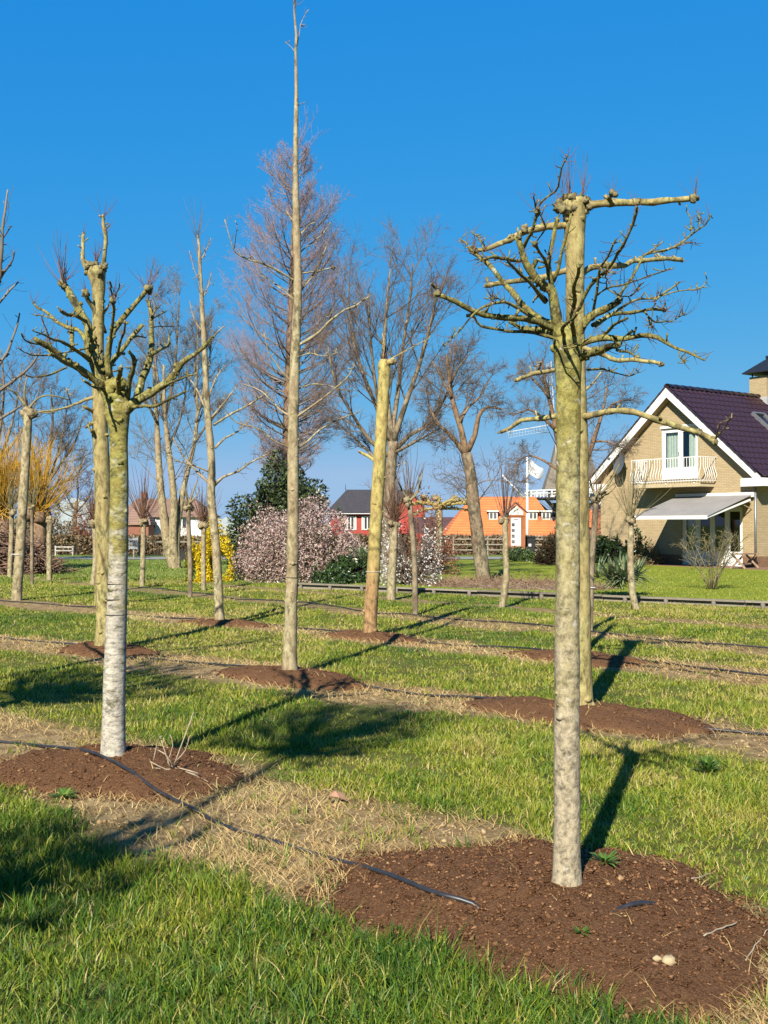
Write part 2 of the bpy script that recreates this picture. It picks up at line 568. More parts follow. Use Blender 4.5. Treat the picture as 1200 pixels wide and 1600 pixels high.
def octas(C, sx, sy, sz, rg):
    """N randomly turned little octahedra: centres (N,3), half sizes"""
    N = len(C)
    B = np.array([[1, 0, 0], [-1, 0, 0], [0, 1, 0], [0, -1, 0], [0, 0, 1], [0, 0, -1.]])
    B = B[None] * np.stack([sx, sy, sz], -1)[:, None, :] * rg.uniform(.7, 1.3, (N, 6, 1))
    a = rg.uniform(0, 6.28, N); t = rg.normal(0, .35, N)
    ca, sa, ct, st = np.cos(a), np.sin(a), np.cos(t), np.sin(t)
    Rz = np.stack([np.stack([ca, -sa, 0 * a], -1), np.stack([sa, ca, 0 * a], -1), np.stack([0 * a, 0 * a, 1 + 0 * a], -1)], 1)
    Rx = np.stack([np.stack([1 + 0 * a, 0 * a, 0 * a], -1), np.stack([0 * a, ct, -st], -1), np.stack([0 * a, st, ct], -1)], 1)
    V = np.einsum('nij,nkj->nki', Rz @ Rx, B) + C[:, None, :]
    Tt = np.array([[0, 2, 4], [2, 1, 4], [1, 3, 4], [3, 0, 4], [2, 0, 5], [1, 2, 5], [3, 1, 5], [0, 3, 5]])
    return V.reshape(-1, 3), (np.arange(N)[:, None, None] * 6 + Tt[None]).reshape(-1, 3)

MLAB = {'A': 'dark brown mulch mound round the whitish left stem with the dry stalks on it',
        'B': 'broad brown mulch mound round the foot of the big lichen-spotted stem',
        'C': 'brown mulch mound behind the whitish left stem, under the yellow pollard',
        'D': 'brown mulch mound under the very tall straight tree',
        'E': 'brown mulch mound behind the big lichen-spotted stem',
        'F': 'brown mulch mound under the slim branched tree before the yellow bush',
        'G': 'brown mulch mound at the foot of the cut-off yellow stem',
        'I': 'far brown mulch mound in line behind the big lichen-spotted stem'}
for k in MOUNDS:
    (cx, cy), (ax, ay), h = MOUNDS[k]
    nr, na = (30, 90) if k in 'AB' else (14, 44)
    rr = np.linspace(0, 1, nr + 1)[1:]
    an = np.arange(na) * 2 * np.pi / na
    s = sum(ord(c) for c in k)
    edge = medge(an, s)
    ca, sa = MROT[k]
    lx, ly = (ax * rr[:, None] * (edge * np.cos(an))[None]).ravel(), (ay * rr[:, None] * (edge * np.sin(an))[None]).ravel()
    vx = np.concatenate([[cx], cx + lx * ca - ly * sa])
    vy = np.concatenate([[cy], cy + lx * sa + ly * ca])
    r_ = np.concatenate([[0], np.repeat(rr, na)])
    vz = gz(vx, vy) + mound_h(k, vx, vy) + np.where(r_ > .999, -.02, .004 + .007 * vn(vx, vy, 45, 7) + .005 * vn(vx, vy, 110, 9))
    V = np.stack([vx - cx, vy - cy, vz], -1)
    ii = 1 + np.arange(nr * na).reshape(nr, na)
    n2 = np.roll(ii, -1, 1)
    quads = np.stack([ii[:-1], ii[1:], n2[1:], n2[:-1]], -1).reshape(-1, 4)
    tris = np.stack([np.zeros(na, int), ii[0], n2[0]], -1)
    t = thing('mulch_mound', (cx, cy, 0), MLAB[k], 'mulch mound')
    link('mound', np_mesh('mound', V, quads, tris), MT['mulch'], t, True)
    N = {'A': 7000, 'B': 16000}.get(k, 1000)
    sc = 1 if k in 'AB' else 1.8
    r0, a0 = np.sqrt(rng.uniform(0, 1.3, N)), rng.uniform(0, 6.283, N)
    ee = medge(a0, s)
    lx, ly = ax * r0 * ee * np.cos(a0), ay * r0 * ee * np.sin(a0)
    x, y = cx + lx * ca - ly * sa, cy + lx * sa + ly * ca
    C = np.stack([x - cx, y - cy, hz(x, y) + .006], -1)
    L = rng.gamma(1.5, .0028, N) * sc + .0025
    V, T = octas(C, L, L * rng.uniform(.25, .8, N), L * rng.uniform(.2, .6, N), rng)
    me = np_mesh('wood_chips', V, None, T)
    set_tint(me, np.repeat(rng.beta(1.6, 1.9, N), 6))
    tag(link('wood_chips', me, CHIP, t), kind='stuff')

# ------------------------------------------------------------------ grass, straw, clods, weeds
def blades(x, y, z, h, w, lean, az_l, az_f, tint, name, mat, simple=False):
    n = len(x)
    px_, py_ = np.cos(az_f), np.sin(az_f)
    lx, ly = np.cos(az_l) * lean, np.sin(az_l) * lean
    V = np.empty((n, 5, 3), np.float32)
    zz = z - .006
    hz_ = h * np.sqrt(np.clip(1 - .55 * lean * lean, .05, 1))
    for j, (s, f, l, ww) in enumerate(((1, 0, 0, 1.), (-1, 0, 0, 1.), (1, .58, .36, .8), (-1, .58, .36, .8))):
        V[:, j, 0] = x + s * ww * w * px_ + lx * h * l
        V[:, j, 1] = y + s * ww * w * py_ + ly * h * l
        V[:, j, 2] = zz + hz_ * f
    V[:, 4, 0], V[:, 4, 1], V[:, 4, 2] = x + lx * h, y + ly * h, zz + hz_
    if simple:                      # far blades: one triangle each
        me = np_mesh(name, V[:, [0, 1, 4]].reshape(-1, 3), None, np.arange(n * 3).reshape(-1, 3))
        set_tint(me, np.repeat(tint, 3))
        return link(name, me, mat)
    T = np.array([[0, 1, 3], [0, 3, 2], [2, 3, 4]])
    T = (np.arange(n)[:, None, None] * 5 + T[None]).reshape(-1, 3)
    me = np_mesh(name, V.reshape(-1, 3), None, T)
    set_tint(me, np.repeat(tint, 5))
    return link(name, me, mat)

GRASS = leafy('grass_blade', [(0, (.50, .38, .16)), (.10, (.40, .34, .10)), (.24, (.34, .34, .04)), (.45, (.20, .255, .020)), (.72, (.08, .165, .016)), (1, (.028, .088, .015))], .24, .5)
def grass_zone(NC, PB, d0, d1, pw, simple, name, label):
    d = d0 + (d1 - d0) * rng.uniform(0, 1, NC) ** pw
    cx = rng.uniform(-1, 1, NC) * (.52 if simple else .58) * (d + .8)
    keep = rng.uniform(0, 1, NC) > np.clip(bare(cx, d) * 1.7 - .1, 0, .965)
    mm = mound_mask(cx, d)
    keep &= (mm > 1.0) | (rng.uniform(0, 1, NC) < np.clip((mm - .86) * 2.2, .003, .3))
    tuft = vn(cx, d, 2.3, 70) + .6 * vn(cx, d, 6.5, 71)
    keep &= rng.uniform(0, 1, NC) < .93 + .16 * np.clip(tuft, -1, 1)
    cx, d, tuft = cx[keep], d[keep], tuft[keep]
    n = len(cx)
    lush = smoothstep(6.6, 4.4, d + .45 * cx) * .9             # the long grass before the first row
    hc = (.042 + .017 * np.clip(tuft, -1, 1.6) + .030 * lush) * rng.uniform(.7, 1.3, n)
    hc *= np.where(rng.uniform(0, 1, n) > .97, 1.6, 1)
    tc = np.clip(.40 + .27 * lush + .21 * vn(cx, d, 1.1, 73) + .16 * vn(cx, d, 4, 74) + rng.normal(0, .09, n), .05, 1)
    rep = lambda a: np.repeat(a, PB)
    N = n * PB
    spread = (.014 + .0024 * rep(d)) * rng.uniform(.3, 1.5, N)
    aa = rng.uniform(0, 6.283, N)
    x = rep(cx) + np.cos(aa) * spread * 1.2
    y = rep(d) + np.sin(aa) * spread * 1.2
    h = rep(hc) * rng.uniform(.5, 1.35, N)
    wd = (.0010 + .00034 * np.clip(rep(d), 3, 30)) * rng.uniform(.7, 1.4, N) * (1.35 if simple else 1)
    tint = np.clip(rep(tc) + rng.normal(0, .14, N), 0, 1)
    tint = np.where(rng.uniform(0, 1, N) > .94, rng.uniform(0, .16, N), tint)
    g = blades(x, y, gz(x, y), h, wd, np.clip(rng.normal(.66, .32, N), .05, 1.3), aa + rng.normal(0, .7, N), rng.uniform(0, 6.283, N), tint, name, GRASS, simple)
    tag(g, label, 'grass', kind='stuff')
grass_zone(32000, 9, 2.6, 8.0, 1.05, False, 'field_grass', 'long tufted green grass round the two front trees')
grass_zone(68000, 8, 7.6, 33, 1.15, True, 'far_field_grass', 'shorter yellow-green grass between the rows further back')

MEADOW = leafy('meadow_blade', [(0, (.38, .34, .10)), (.4, (.22, .28, .05)), (1, (.10, .18, .03))], .3, .6)
N = 52000
x = rng.uniform(-24, 3, N); y = 30 + 19 * rng.uniform(0, 1, N) ** 1.3
k = (np.abs(x) < .46 * y + 1) & (x < -.08 * y + 1.2)
x, y = x[k], y[k]; N = len(x)
tt = vn(x, y, .9, 75)
g = blades(x, y, gz(x, y), (.06 + .035 * np.clip(tt, -1, 1)) * rng.uniform(.6, 1.5, N), rng.uniform(.008, .016, N), rng.uniform(.1, 1, N), rng.uniform(0, 6.28, N), rng.uniform(0, 6.28, N), np.clip(.45 + .2 * tt + rng.normal(0, .18, N), 0, 1), 'meadow_grass', MEADOW)
tag(g, 'rough green meadow grass between the field and the road on the left', 'grass', kind='stuff')

STRAW = leafy('straw', [(0, (.22, .13, .05)), (.4, (.44, .295, .11)), (.8, (.62, .46, .21)), (1, (.30, .30, .08))], .15, .8)
N = 240000
d = 2.8 + (20 - 2.8) * rng.uniform(0, 1, N) ** 1.3
x = rng.uniform(-.47, .47, N) * (d + .8)
bb = bare(x, d)
k = (rng.uniform(0, 1, N) < bb * .9 + .02) & ((mound_mask(x, d) > .97) | (rng.uniform(0, 1, N) > .95))
k &= rng.uniform(0, 1, N) < .52 + .45 * vn(x, d, 3.0, 80)
x, d = x[k], d[k]; N = len(x)
g = blades(x, d, hz(x, d) + .008, rng.uniform(.025, .10, N), (.0007 + .00022 * d) * rng.uniform(.7, 1.4, N), rng.uniform(.95, 1.33, N), rng.normal(2.3, 1.3, N), rng.uniform(0, 6.28, N),
           np.clip(.5 + .25 * vn(x, d, 2, 81) + rng.normal(0, .2, N), 0, 1), 'dead_grass', STRAW)
tag(g, 'flattened tan dead grass along the bare tree rows', 'straw', kind='stuff')

CLOD = leafy('clod', [(0, (.13, .085, .045)), (.5, (.30, .21, .105)), (1, (.44, .33, .18))], 0, .95, spec=.05)
N = 42000
d = 2.8 + (14 - 2.8) * rng.uniform(0, 1, N) ** 1.4
x = rng.uniform(-.45, .45, N) * (d + .8)
k = (rng.uniform(0, 1, N) < bare(x, d) * (.5 + .5 * vn(x, d, 2.2, 83))) & (mound_mask(x, d) > .95)
x, d = x[k], d[k]; N = len(x)
L = (rng.gamma(1.4, .0045, N) + .003) * (.6 + .05 * d)
V, T = octas(np.stack([x, d, gz(x, d) + L * .15], -1), L, L * .8, L * .55, rng)
me = np_mesh('soil_clods', V, None, T)
set_tint(me, np.repeat(rng.beta(2.2, 2, N), 6))
tag(link('soil_clods', me, CLOD), 'pale crumbly clods of dry soil in the bare rows', 'soil', kind='stuff')

WEED = leafy('weed_leaf', [(0, (.16, .26, .035)), (.5, (.085, .18, .03)), (1, (.045, .115, .03))], .3, .45)
def leaf_shapes(C, az, el, L, Wd, rg):
    """N broad leaves (6 verts, 4 tris each) starting at C"""
    N = len(C)
    D = np.stack([np.cos(az) * np.cos(el), np.sin(az) * np.cos(el), np.sin(el)], -1)
    Sd = np.stack([-np.sin(az), np.cos(az), 0 * az], -1)
    V = np.empty((N, 6, 3))
    dn = np.array([0, 0, -1.])
    V[:, 0] = C
    for j, (f, s, dr) in enumerate(((.45, 1, .02), (.45, -1, .02), (.75, .8, .10), (.75, -.8, .10))):
        V[:, j + 1] = C + D * (L * f)[:, None] + Sd * (Wd * s)[:, None] + dn * (L * dr)[:, None]
    V[:, 5] = C + D * L[:, None] + dn * (L * .24)[:, None]
    T = np.array([[0, 1, 2], [1, 3, 4], [1, 4, 2], [3, 5, 4]])
    return V.reshape(-1, 3), (np.arange(N)[:, None, None] * 6 + T[None]).reshape(-1, 3)

N = 300
d = 2.8 + (17 - 2.8) * rng.uniform(0, 1, N) ** 1.5
x = rng.uniform(-.45, .45, N) * (d + .8)
k = (vn(x, d, 1.2, 90) + .5 * smoothstep(6.5, 4.5, d + .4 * x) > .35) & (bare(x, d) < .75) & (mound_mask(x, d) > 1.02)
x, d = x[k], d[k]; n = len(x)
PL = 9
sz = np.repeat(rng.uniform(.03, .075, n), PL)
az = (np.arange(n * PL) % PL) * 6.283 / PL + rng.normal(0, .3, n * PL)
C = np.stack([np.repeat(x, PL), np.repeat(d, PL), np.repeat(gz(x, d), PL) + .01], -1)
V, T = leaf_shapes(C, az, rng.uniform(.3, 1.0, n * PL), sz * rng.uniform(.7, 1.2, n * PL), sz * .11, rng)
me = np_mesh('broadleaf_weeds', V, None, T)
set_tint(me, np.clip(np.repeat(rng.uniform(.1, 1, n), PL * 6), 0, 1))
tag(link('broadleaf_weeds', me, WEED), 'low broad-leaved weeds scattered among the grass', 'weeds', kind='stuff')

def weed(pxy, z, L, nl, label, upright=.5, name='small_weed', wd=.07):
    p = G(pxy[0], pxy[1], z)
    zz = float(hz(p.x, p.y))
    az = np.arange(nl) * 2.4 + rng.normal(0, .3, nl)
    V, T = leaf_shapes(np.tile(np.array([[0, 0, .0]]), (nl, 1)), az, rng.uniform(upright * .5, upright * 1.5, nl), L * rng.uniform(.6, 1.2, nl), np.full(nl, L * wd), rng)
    me = np_mesh(name, V, None, T)
    set_tint(me, np.repeat(rng.uniform(0, .6, nl), 6))
    o = link(name, me, WEED)
    o.location = (p.x, p.y, zz)
    tag(o, label, 'weed')

weed((908, 1460), .1, .05, 30, 'small bright green weed alone on the broad mulch mound')
weed((945, 1360), .1, .10, 34, 'leafy green weed beside the big stem, in its shadow', .6)
weed((1105, 1205), 0, .15, 46, 'dark green leafy clump in the grass to the right of the big stem', .9, 'dock_plant', .07)
weed((620, 1450), .05, .06, 5, 'single thin yellow-green seedling at the mulch edge', 1.2)
weed((100, 1240), .02, .10, 40, 'leafy dark weed in the grass below the left mulch mound', .6, 'dock_plant', .09)

# ------------------------------------------------------------------ drip hoses
def hose(pts, label, r=.0105):
    t = [Vector(p) for p in pts]
    q, rr = crom(t, [r] * len(t), .12)
    q = [Vector((p.x, p.y, p.z + .006 * noise.noise(p * 2.3))) for p in q]
    o = MB().tube(q, rr, 8).build('drip_hose', MT['hose'], None, True)
    tag(o, label, 'hose', 'black drip hoses along the tree rows')

def on(px, py, lift=.011, z=.03):
    r = ray(px, py)
    t = (.3 - EYE) / r.z
    o = Vector((0, 0, EYE))
    while True:                     # walk down the sight line to the real surface
        p = o + r * t
        if p.z <= float(hz(p.x, p.y)) + .012 or t > 200: break
        t += .01
    return Vector((p.x, p.y, float(hz(p.x, p.y)) + lift))

h1 = [(-160, 1128), (-60, 1150), (0, 1159), (60, 1165), (130, 1172), (165, 1184), (205, 1206), (245, 1236), (290, 1258), (345, 1287), (400, 1306), (470, 1327), (540, 1347), (610, 1367), (665, 1390), (700, 1402)]
pts = [on(*p) for p in h1] + [on(738, 1411, .004), on(775, 1420, -.03), on(850, 1432, -.06), on(930, 1425, -.04), on(962, 1419, -.004), on(990, 1413, .011), on(1020, 1408, -.004), on(1080, 1410, -.04), on(1200, 1440, -.05), on(1330, 1490, .01)]
hose(pts, 'black drip hose lying across the bare soil into the broad mulch mound')
hl = ['black drip hose in the second row, past the tall straight tree', 'black drip hose in the third row, past the cut-off yellow stem', 'black drip hose in the far row before the timber edging']
for i in (1, 2, 3):
    a, u, n, hw = ROWL[i]
    pts = []
    for s in np.arange(-7, 9 + i * 2, .8):
        wob = .13 * math.sin(s * 1.1 + i) + .07 * math.sin(s * 2.7 + 2 * i)
        q = a + u * s + n * (wob - .16)
        z = float(gz(q[0], q[1])) + .012 + .35 * float(all_mounds(q[0], q[1]))
        pts.append((q[0], q[1], z + (.02 if math.sin(s * 1.9) > .2 else 0)))
    hose(pts, hl[i - 1], .011)

# ------------------------------------------------------------------ litter in the foreground
t = thing('dry_stalk_bundle', on(268, 1200, .0), 'bundle of dry bleached weed stalks sticking up from the left mulch mound', 'dry stalks')
STK = M('dry_stalk', (.42, .34, .24), (.26, .2, .13), 12, .9)
for pl in ([(272, 1195), (285, 1160), (303, 1112)], [(300, 1118), (296, 1136)], [(268, 1205), (258, 1175), (250, 1150)], [(240, 1188), (246, 1160), (252, 1150)], [(235, 1190), (262, 1205), (272, 1228)],
           [(272, 1200), (258, 1178), (240, 1170)], [(265, 1195), (280, 1225), (310, 1240)], [(280, 1200), (310, 1208)], [(268, 1210), (262, 1190)], [(290, 1205), (312, 1232), (338, 1240)], [(240, 1215), (268, 1222), (300, 1218)], [(262, 1190), (270, 1165), (266, 1148)], [(276, 1188), (290, 1172), (296, 1150)]):
    b0 = t.location
    q = [P(px, py, b0.y + .04 * i * rnd.uniform(-1, 1)) for i, (px, py) in enumerate(pl)]
    for v in q: v.z = max(v.z, float(hz(v.x, v.y)) + .004)
    q, rr = crom(q, [.0045 - .002 * i / len(q) for i in range(len(q))], .05)
    MB().tube(q, rr, 5).build('stalk', STK, t, True)

mb = MB()
c = on(524, 1254, .02)
for j, (dx, dy, dz) in enumerate(((-.06, 0, 0), (-.02, .035, .045), (.05, .03, .035), (.07, -.01, .0), (.02, -.03, .03), (-.03, -.03, .035))):
    mb.v.append(c + Vector((dx, dy, dz)))
mb.v.append(c + Vector((0, 0, .06)))
mb.f += [[i, (i + 1) % 6, 6] for i in range(6)]
tag(mb.build('fallen_leaf', M('dry_leaf', (.40, .22, .13), (.3, .16, .1), 30, .8)), 'curled brown fallen leaf lying on the straw', 'leaf')
for i, (px, py, r, lab) in enumerate(((1045, 1503, .022, 'larger pale tan stone lying on the broad mulch mound'), (1027, 1497, .014, 'smaller tan stone beside the larger one on the broad mulch mound'), (45, 850 + 635, .02, 'pale stone in the shaded grass under the left mound'))):
    tag(MB().blob(on(px, py, r * .5), r, .4, 9, 6, (1.2, 1, .75)).build('stone', M('stone', (.48, .38, .22), (.36, .27, .15), 30, .9), None, True), lab, 'stone')
for pl, lab in (([(1100, 1462), (1150, 1440), (1172, 1432)], 'pale dry stem lying on the right side of the broad mulch mound'), ([(1080, 1372), (1110, 1365), (1120, 1355)], 'short dry stem at the back of the broad mulch mound'), ([(1165, 1500), (1185, 1470), (1200, 1450)], 'forked dry stem at the right rim of the broad mulch mound')):
    q, rr = crom([on(px, py, .008) for px, py in pl], [.0035, .003, .0018], .03)
    q = [p + Vector((noise.noise(p * 22), noise.noise(p * 22 + Vector((5, 0, 0))), .4 * noise.noise(p * 30))) * .012 for p in q]
    tag(MB().tube(q, rr, 5).build('dry_twig', STK, None, True), lab, 'twig')

# ------------------------------------------------------------------ nursery trees traced limb by limb, each at its own distance
def fan(c, n, L, r, spread, rg, up=1.0, K=5, curve=.12):
    """n thin shoots from point c, rising and opening"""
    D = rg.normal(size=(n, 3)) * spread + np.array([0, 0, up])
    D = unit(D)
    ln = L * rg.uniform(.45, 1.15, n)
    out = np.empty((n, K, 3)); out[:, 0] = np.array(c) + rg.normal(size=(n, 3)) * r * 3
    for k in range(1, K):
        D = unit(D + rg.normal(size=(n, 3)) * curve * .5 + np.array([0, 0, curve]))
        out[:, k] = out[:, k - 1] + D * (ln / (K - 1))[:, None]
    return out, np.broadcast_to(np.linspace(r, r * .4, K), (n, K)).copy(), 4

def hand_tree(name, label, foot, trunk, bmat, limb_mat, knob_mat, branches, shoots=(), group='pollarded nursery trees', twig_mat='shoot_red', ties=(), seed=1, spur=3, top_cap=None, tbump=.07, sides=22, step=.045, spur_len=.07, thick=.86, knots=14, fork=None, stubs=14, slim=1.0, swing=1.0):
    d = foot.y
    k = d / F
    rg = np.random.default_rng(seed)
    rs = random.Random(seed)
    t = thing(name, (foot.x, foot.y, float(hz(foot.x, foot.y)) - .01), label, 'tree', group)
    pts = [P(px, py, d) for px, py, r in trunk]
    rad = [r * k * slim for px, py, r in trunk]
    pts.insert(0, Vector((pts[0].x, pts[0].y, pts[0].z - .10))); rad.insert(0, rad[0] * 1.08)
    q, rr = crom(pts, rad, step * max(1, d / 6))
    for i in range(len(q)):                       # root flare
        hgt = q[i].z - foot.z
        rr[i] *= 1 + .16 * math.exp(-max(hgt, 0) / .07)
    tk = MB().tube(q, rr, sides, tbump, 7)
    for j in range(knots):                        # healed branch scars standing a little proud
        i = rs.randrange(3, len(q) - 1)
        a = rs.uniform(0, 6.283)
        tk.blob(q[i] + Vector((math.cos(a), math.sin(a), 0)) * rr[i] * .86, rr[i] * rs.uniform(.22, .42), .5, 8, 6, (1, 1, .75))
    if fork:                                      # swollen fork from which the limbs leave
        for j in range(fork[4]):
            tk.blob(P(fork[0] + rs.uniform(-1, 1) * fork[2], fork[1] + rs.uniform(-1, 1) * fork[3], d + rs.uniform(-.8, .8) * fork[2] * k), k * rs.uniform(.62, .85) * fork[2], .28, 12, 9)
    tk.build('trunk', MT[bmat], t, True)
    tw = []
    for bi, br in enumerate(branches):
        pl, r0, r1, dd = br[:4]
        kn = br[4] if len(br) > 4 else 0
        n = len(pl)
        bp = [P(px, py, d + dd * swing * (i / (n - 1)) ** .9) for i, (px, py) in enumerate(pl)]
        brd = [(r0 + (r1 - r0) * (i / (n - 1))) * k for i in range(n)]
        q, rr = crom(bp, brd, max(.03, .02 * d / 4))
        q = [p + Vector((noise.noise(p * 8 + Vector((bi, 0, 0))), noise.noise(p * 8 + Vector((0, bi, 7))), noise.noise(p * 8 + Vector((3, 3, bi))))) * .009 * min(1, 2 * i / len(q)) for i, p in enumerate(q)]
        rr = [r * thick * (1 + .20 * noise.noise(p * 15) + .18 * noise.noise(p * 40)) for p, r in zip(q, rr)]
        bm_ = MB().tube(q, rr, 9 if r0 > 2.2 else 6, .18, 26)
        Lb = sum((q[i + 1] - q[i]).length for i in range(len(q) - 1))
        for j in range(int(Lb * stubs)):          # short spurs and bud clusters
            i = rs.randrange(len(q) // 4, len(q))
            dv = Vector((rs.uniform(-1, 1), rs.uniform(-1, 1), rs.uniform(-.5, 1))).normalized()
            sr = max(rr[i] * rs.uniform(.3, .55), .0022 * max(1, d / 6))
            sl_ = rr[i] + rs.uniform(.012, .04) * max(1, d / 8)
            if rs.random() < .45:
                bm_.blob(q[i] + dv * rr[i] * .8, rr[i] * rs.uniform(.5, .9), .7, 7, 5)
            else:
                bm_.tube([q[i], q[i] + dv * sl_ * .7 + Vector((0, 0, .003)), q[i] + dv * sl_ + Vector((0, 0, .008))], [sr, sr, sr * 1.25], 5)
        o = bm_.build('branch', MT[limb_mat], t, True)
        if kn:
            mb = MB()
            c = q[-1]
            for j in range(5):
                mb.blob(c + Vector((rs.uniform(-1, 1), rs.uniform(-1, 1), rs.uniform(-.7, .9))) * kn * k * .55, kn * k * rs.uniform(.45, .75), .6, 8, 6)
            mb.build('knob', MT[knob_mat], o, True)
        L = sum((q[i + 1] - q[i]).length for i in range(len(q) - 1))
        ns = int(spur * L * 3)
        if ns:
            Pp = np.array([[list(v) for v in q]]); Rp = np.array([rr])
            a, b_ = sprout(Pp, Rp, ns, .35, 1.0, (30, 80), .2, .28, .10, .16, 4, rg, minr=.0016 * max(1, d / 7), lim=(.025, spur_len))
            tw.append((a, b_, 4))
    for (px, py, dd, n, L, r, sp) in shoots:
        tw.append(fan(P(px, py, d + dd), n, L, r, sp, rg))
    if tw:
        tag(tubes_obj('twigs', tw, MT[twig_mat], t, t.location), kind='stuff')
    for (px, py, r) in ties:
        c = P(px, py, d)
        ring = [c + Vector((math.cos(a), math.sin(a), .02 * math.sin(a))) * r * k for a in np.linspace(0, 6.283, 19)]
        MB().tube(ring, [.0025] * 19, 5, cap=False).build('tie', MT['white_plastic'] if d > 12 else MT['black'], t, True)
    if top_cap:
        px, py, wpx, hpx = top_cap
        mb = MB()
        for j in range(30):
            mb.blob(P(px + rs.uniform(-.85, .85) * wpx, py + rs.uniform(-.7, .7) * hpx, d + rs.uniform(-.7, .7) * wpx * k), wpx * k * rs.uniform(.16, .30), .9, 9, 7)
        mb.build('pollard_head', MT[knob_mat], t, True)
    return t

# ---- the big stem right of centre
B_br = [
    ([(874, 535), (868, 490), (863, 455), (846, 442), (822, 414), (816, 392), (811, 371)], 12, 5.5, -.12, 6),
    ([(816, 390), (823, 374), (832, 356), (839, 330)], 4.5, 3, -.16, 5),
    ([(839, 332), (846, 316), (862, 302), (872, 290), (878, 262), (884, 248)], 2.4, 1.3, -.2),
    ([(838, 330), (834, 312), (836, 303)], 1.8, 1.0, -.2),
    ([(866, 470), (861, 440), (857, 415), (864, 374), (871, 342)], 7, 3.6, -.05),
    ([(864, 440), (872, 422), (879, 392), (886, 366), (893, 334)], 4.6, 2.4, -.1),
    ([(857, 425), (848, 400), (836, 380)], 3.2, 2.6, -.25, 5),
    ([(836, 380), (851, 358), (845, 336), (838, 325)], 1.7, 1.0, -.3),
    ([(866, 508), (840, 496), (818, 478), (798, 454), (780, 432), (757, 407), (738, 394)], 8, 4.3, .25, 8),
    ([(738, 392), (728, 382), (720, 374)], 1.9, 1.5, .25),
    ([(812, 408), (790, 404), (770, 402), (752, 404)], 3.8, 2.8, -.35),
    ([(762, 390), (750, 376), (738, 362)], 1.8, 1.3, .3),
    ([(866, 515), (840, 502), (815, 496), (780, 495), (746, 488), (712, 470), (684, 458)], 7.5, 4.4, -.28, 7),
    ([(684, 457), (679, 450), (673, 446)], 3, 1.6, -.3),
    ([(868, 522), (840, 515), (815, 512), (796, 503)], 7, 3.5, .22),
    ([(866, 528), (825, 519), (790, 516), (752, 509), (741, 496), (735, 488)], 4, 1.3, -.15),
    ([(858, 505), (832, 496), (806, 480), (787, 471), (762, 479), (736, 493), (714, 519), (694, 540)], 4.2, 1.0, -.4),
    ([(786, 472), (775, 466), (764, 468)], 1.3, .9, -.4),
    ([(852, 472), (834, 450), (813, 428), (797, 411), (790, 403)], 4.6, 1.8, -.45),
    ([(855, 470), (846, 462), (836, 464), (833, 472)], 3.2, 1.6, -.1),
    ([(898, 535), (894, 500), (896, 470), (899, 440), (904, 414)], 4.8, 3.4, -.45, 4),
    ([(900, 530), (912, 505), (930, 489), (951, 480), (968, 470)], 11, 6.5, -.08, 5),
    ([(962, 473), (974, 452), (988, 434), (1001, 409), (1007, 397), (1040, 389), (1062, 379), (1081, 366), (1101, 350), (1109, 334)], 3.4, 1.7, .1),
    ([(1081, 366), (1080, 346), (1072, 331)], 1.8, 1.2, .1),
    ([(1092, 358), (1092, 340), (1089, 328)], 1.5, 1.0, .1),
    ([(1020, 395), (1050, 388), (1070, 380), (1086, 378)], 1.4, .9, .2),
    ([(1006, 400), (1022, 388), (1036, 375)], 1.8, 1.4, 0),
    ([(903, 487), (922, 446), (947, 424), (962, 403), (965, 394), (975, 381), (988, 353), (995, 325)], 4, 2.4, -.5),
    ([(926, 492), (931, 460), (938, 423), (947, 402), (964, 374)], 3.2, 2, -.3),
    ([(932, 462), (948, 450), (970, 446), (999, 438), (1028, 426), (1046, 420)], 1.9, 1.2, -.5),
    ([(948, 450), (948, 420)], 1.5, 1.0, -.5),
    ([(950, 452), (968, 462), (985, 460), (1000, 446), (1006, 442)], 1.6, 1.0, -.4),
    ([(926, 508), (955, 491), (985, 489), (1010, 486), (1040, 484)], 4.6, 3, .3, 4),
    ([(1008, 488), (1024, 503), (1050, 501), (1068, 492)], 2.3, 1.2, .4),
    ([(1012, 494), (1016, 506), (1020, 514)], 1.6, 1.0, .4),
    ([(930, 510), (955, 492), (988, 470), (1025, 468)], 3.0, 2.2, .1, 5),
    ([(1025, 468), (1045, 452), (1062, 439)], 2.3, 1.8, .1),
    ([(1036, 462), (1060, 454), (1088, 450), (1097, 445), (1103, 436)], 1.7, 1.0, .1),
    ([(940, 525), (958, 510), (980, 497)], 3.6, 2.8, -.2),
    ([(900, 540), (936, 528), (975, 530), (1001, 524), (1029, 527), (1055, 543), (1075, 552), (1101, 563)], 7.5, 1.8, -.2),
    ([(1062, 547), (1063, 558), (1070, 567)], 1.8, 1.3, -.2),
    ([(975, 529), (982, 522), (987, 518)], 4, 3, -.1),
    ([(902, 562), (930, 550), (950, 543), (966, 541)], 7.5, 6.2, -.25),
    ([(964, 547), (982, 551), (998, 557)], 3, 1.8, -.3, 3),
    ([(885, 530), (878, 512), (893, 500), (900, 490)], 4, 2.2, -.35),
    ([(866, 545), (868, 530), (880, 545), (905, 540), (925, 525)], 2.2, 1.6, -.25),
    ([(918, 578), (940, 577), (965, 583), (985, 588), (998, 582)], 2.6, 1.1, .3),
]
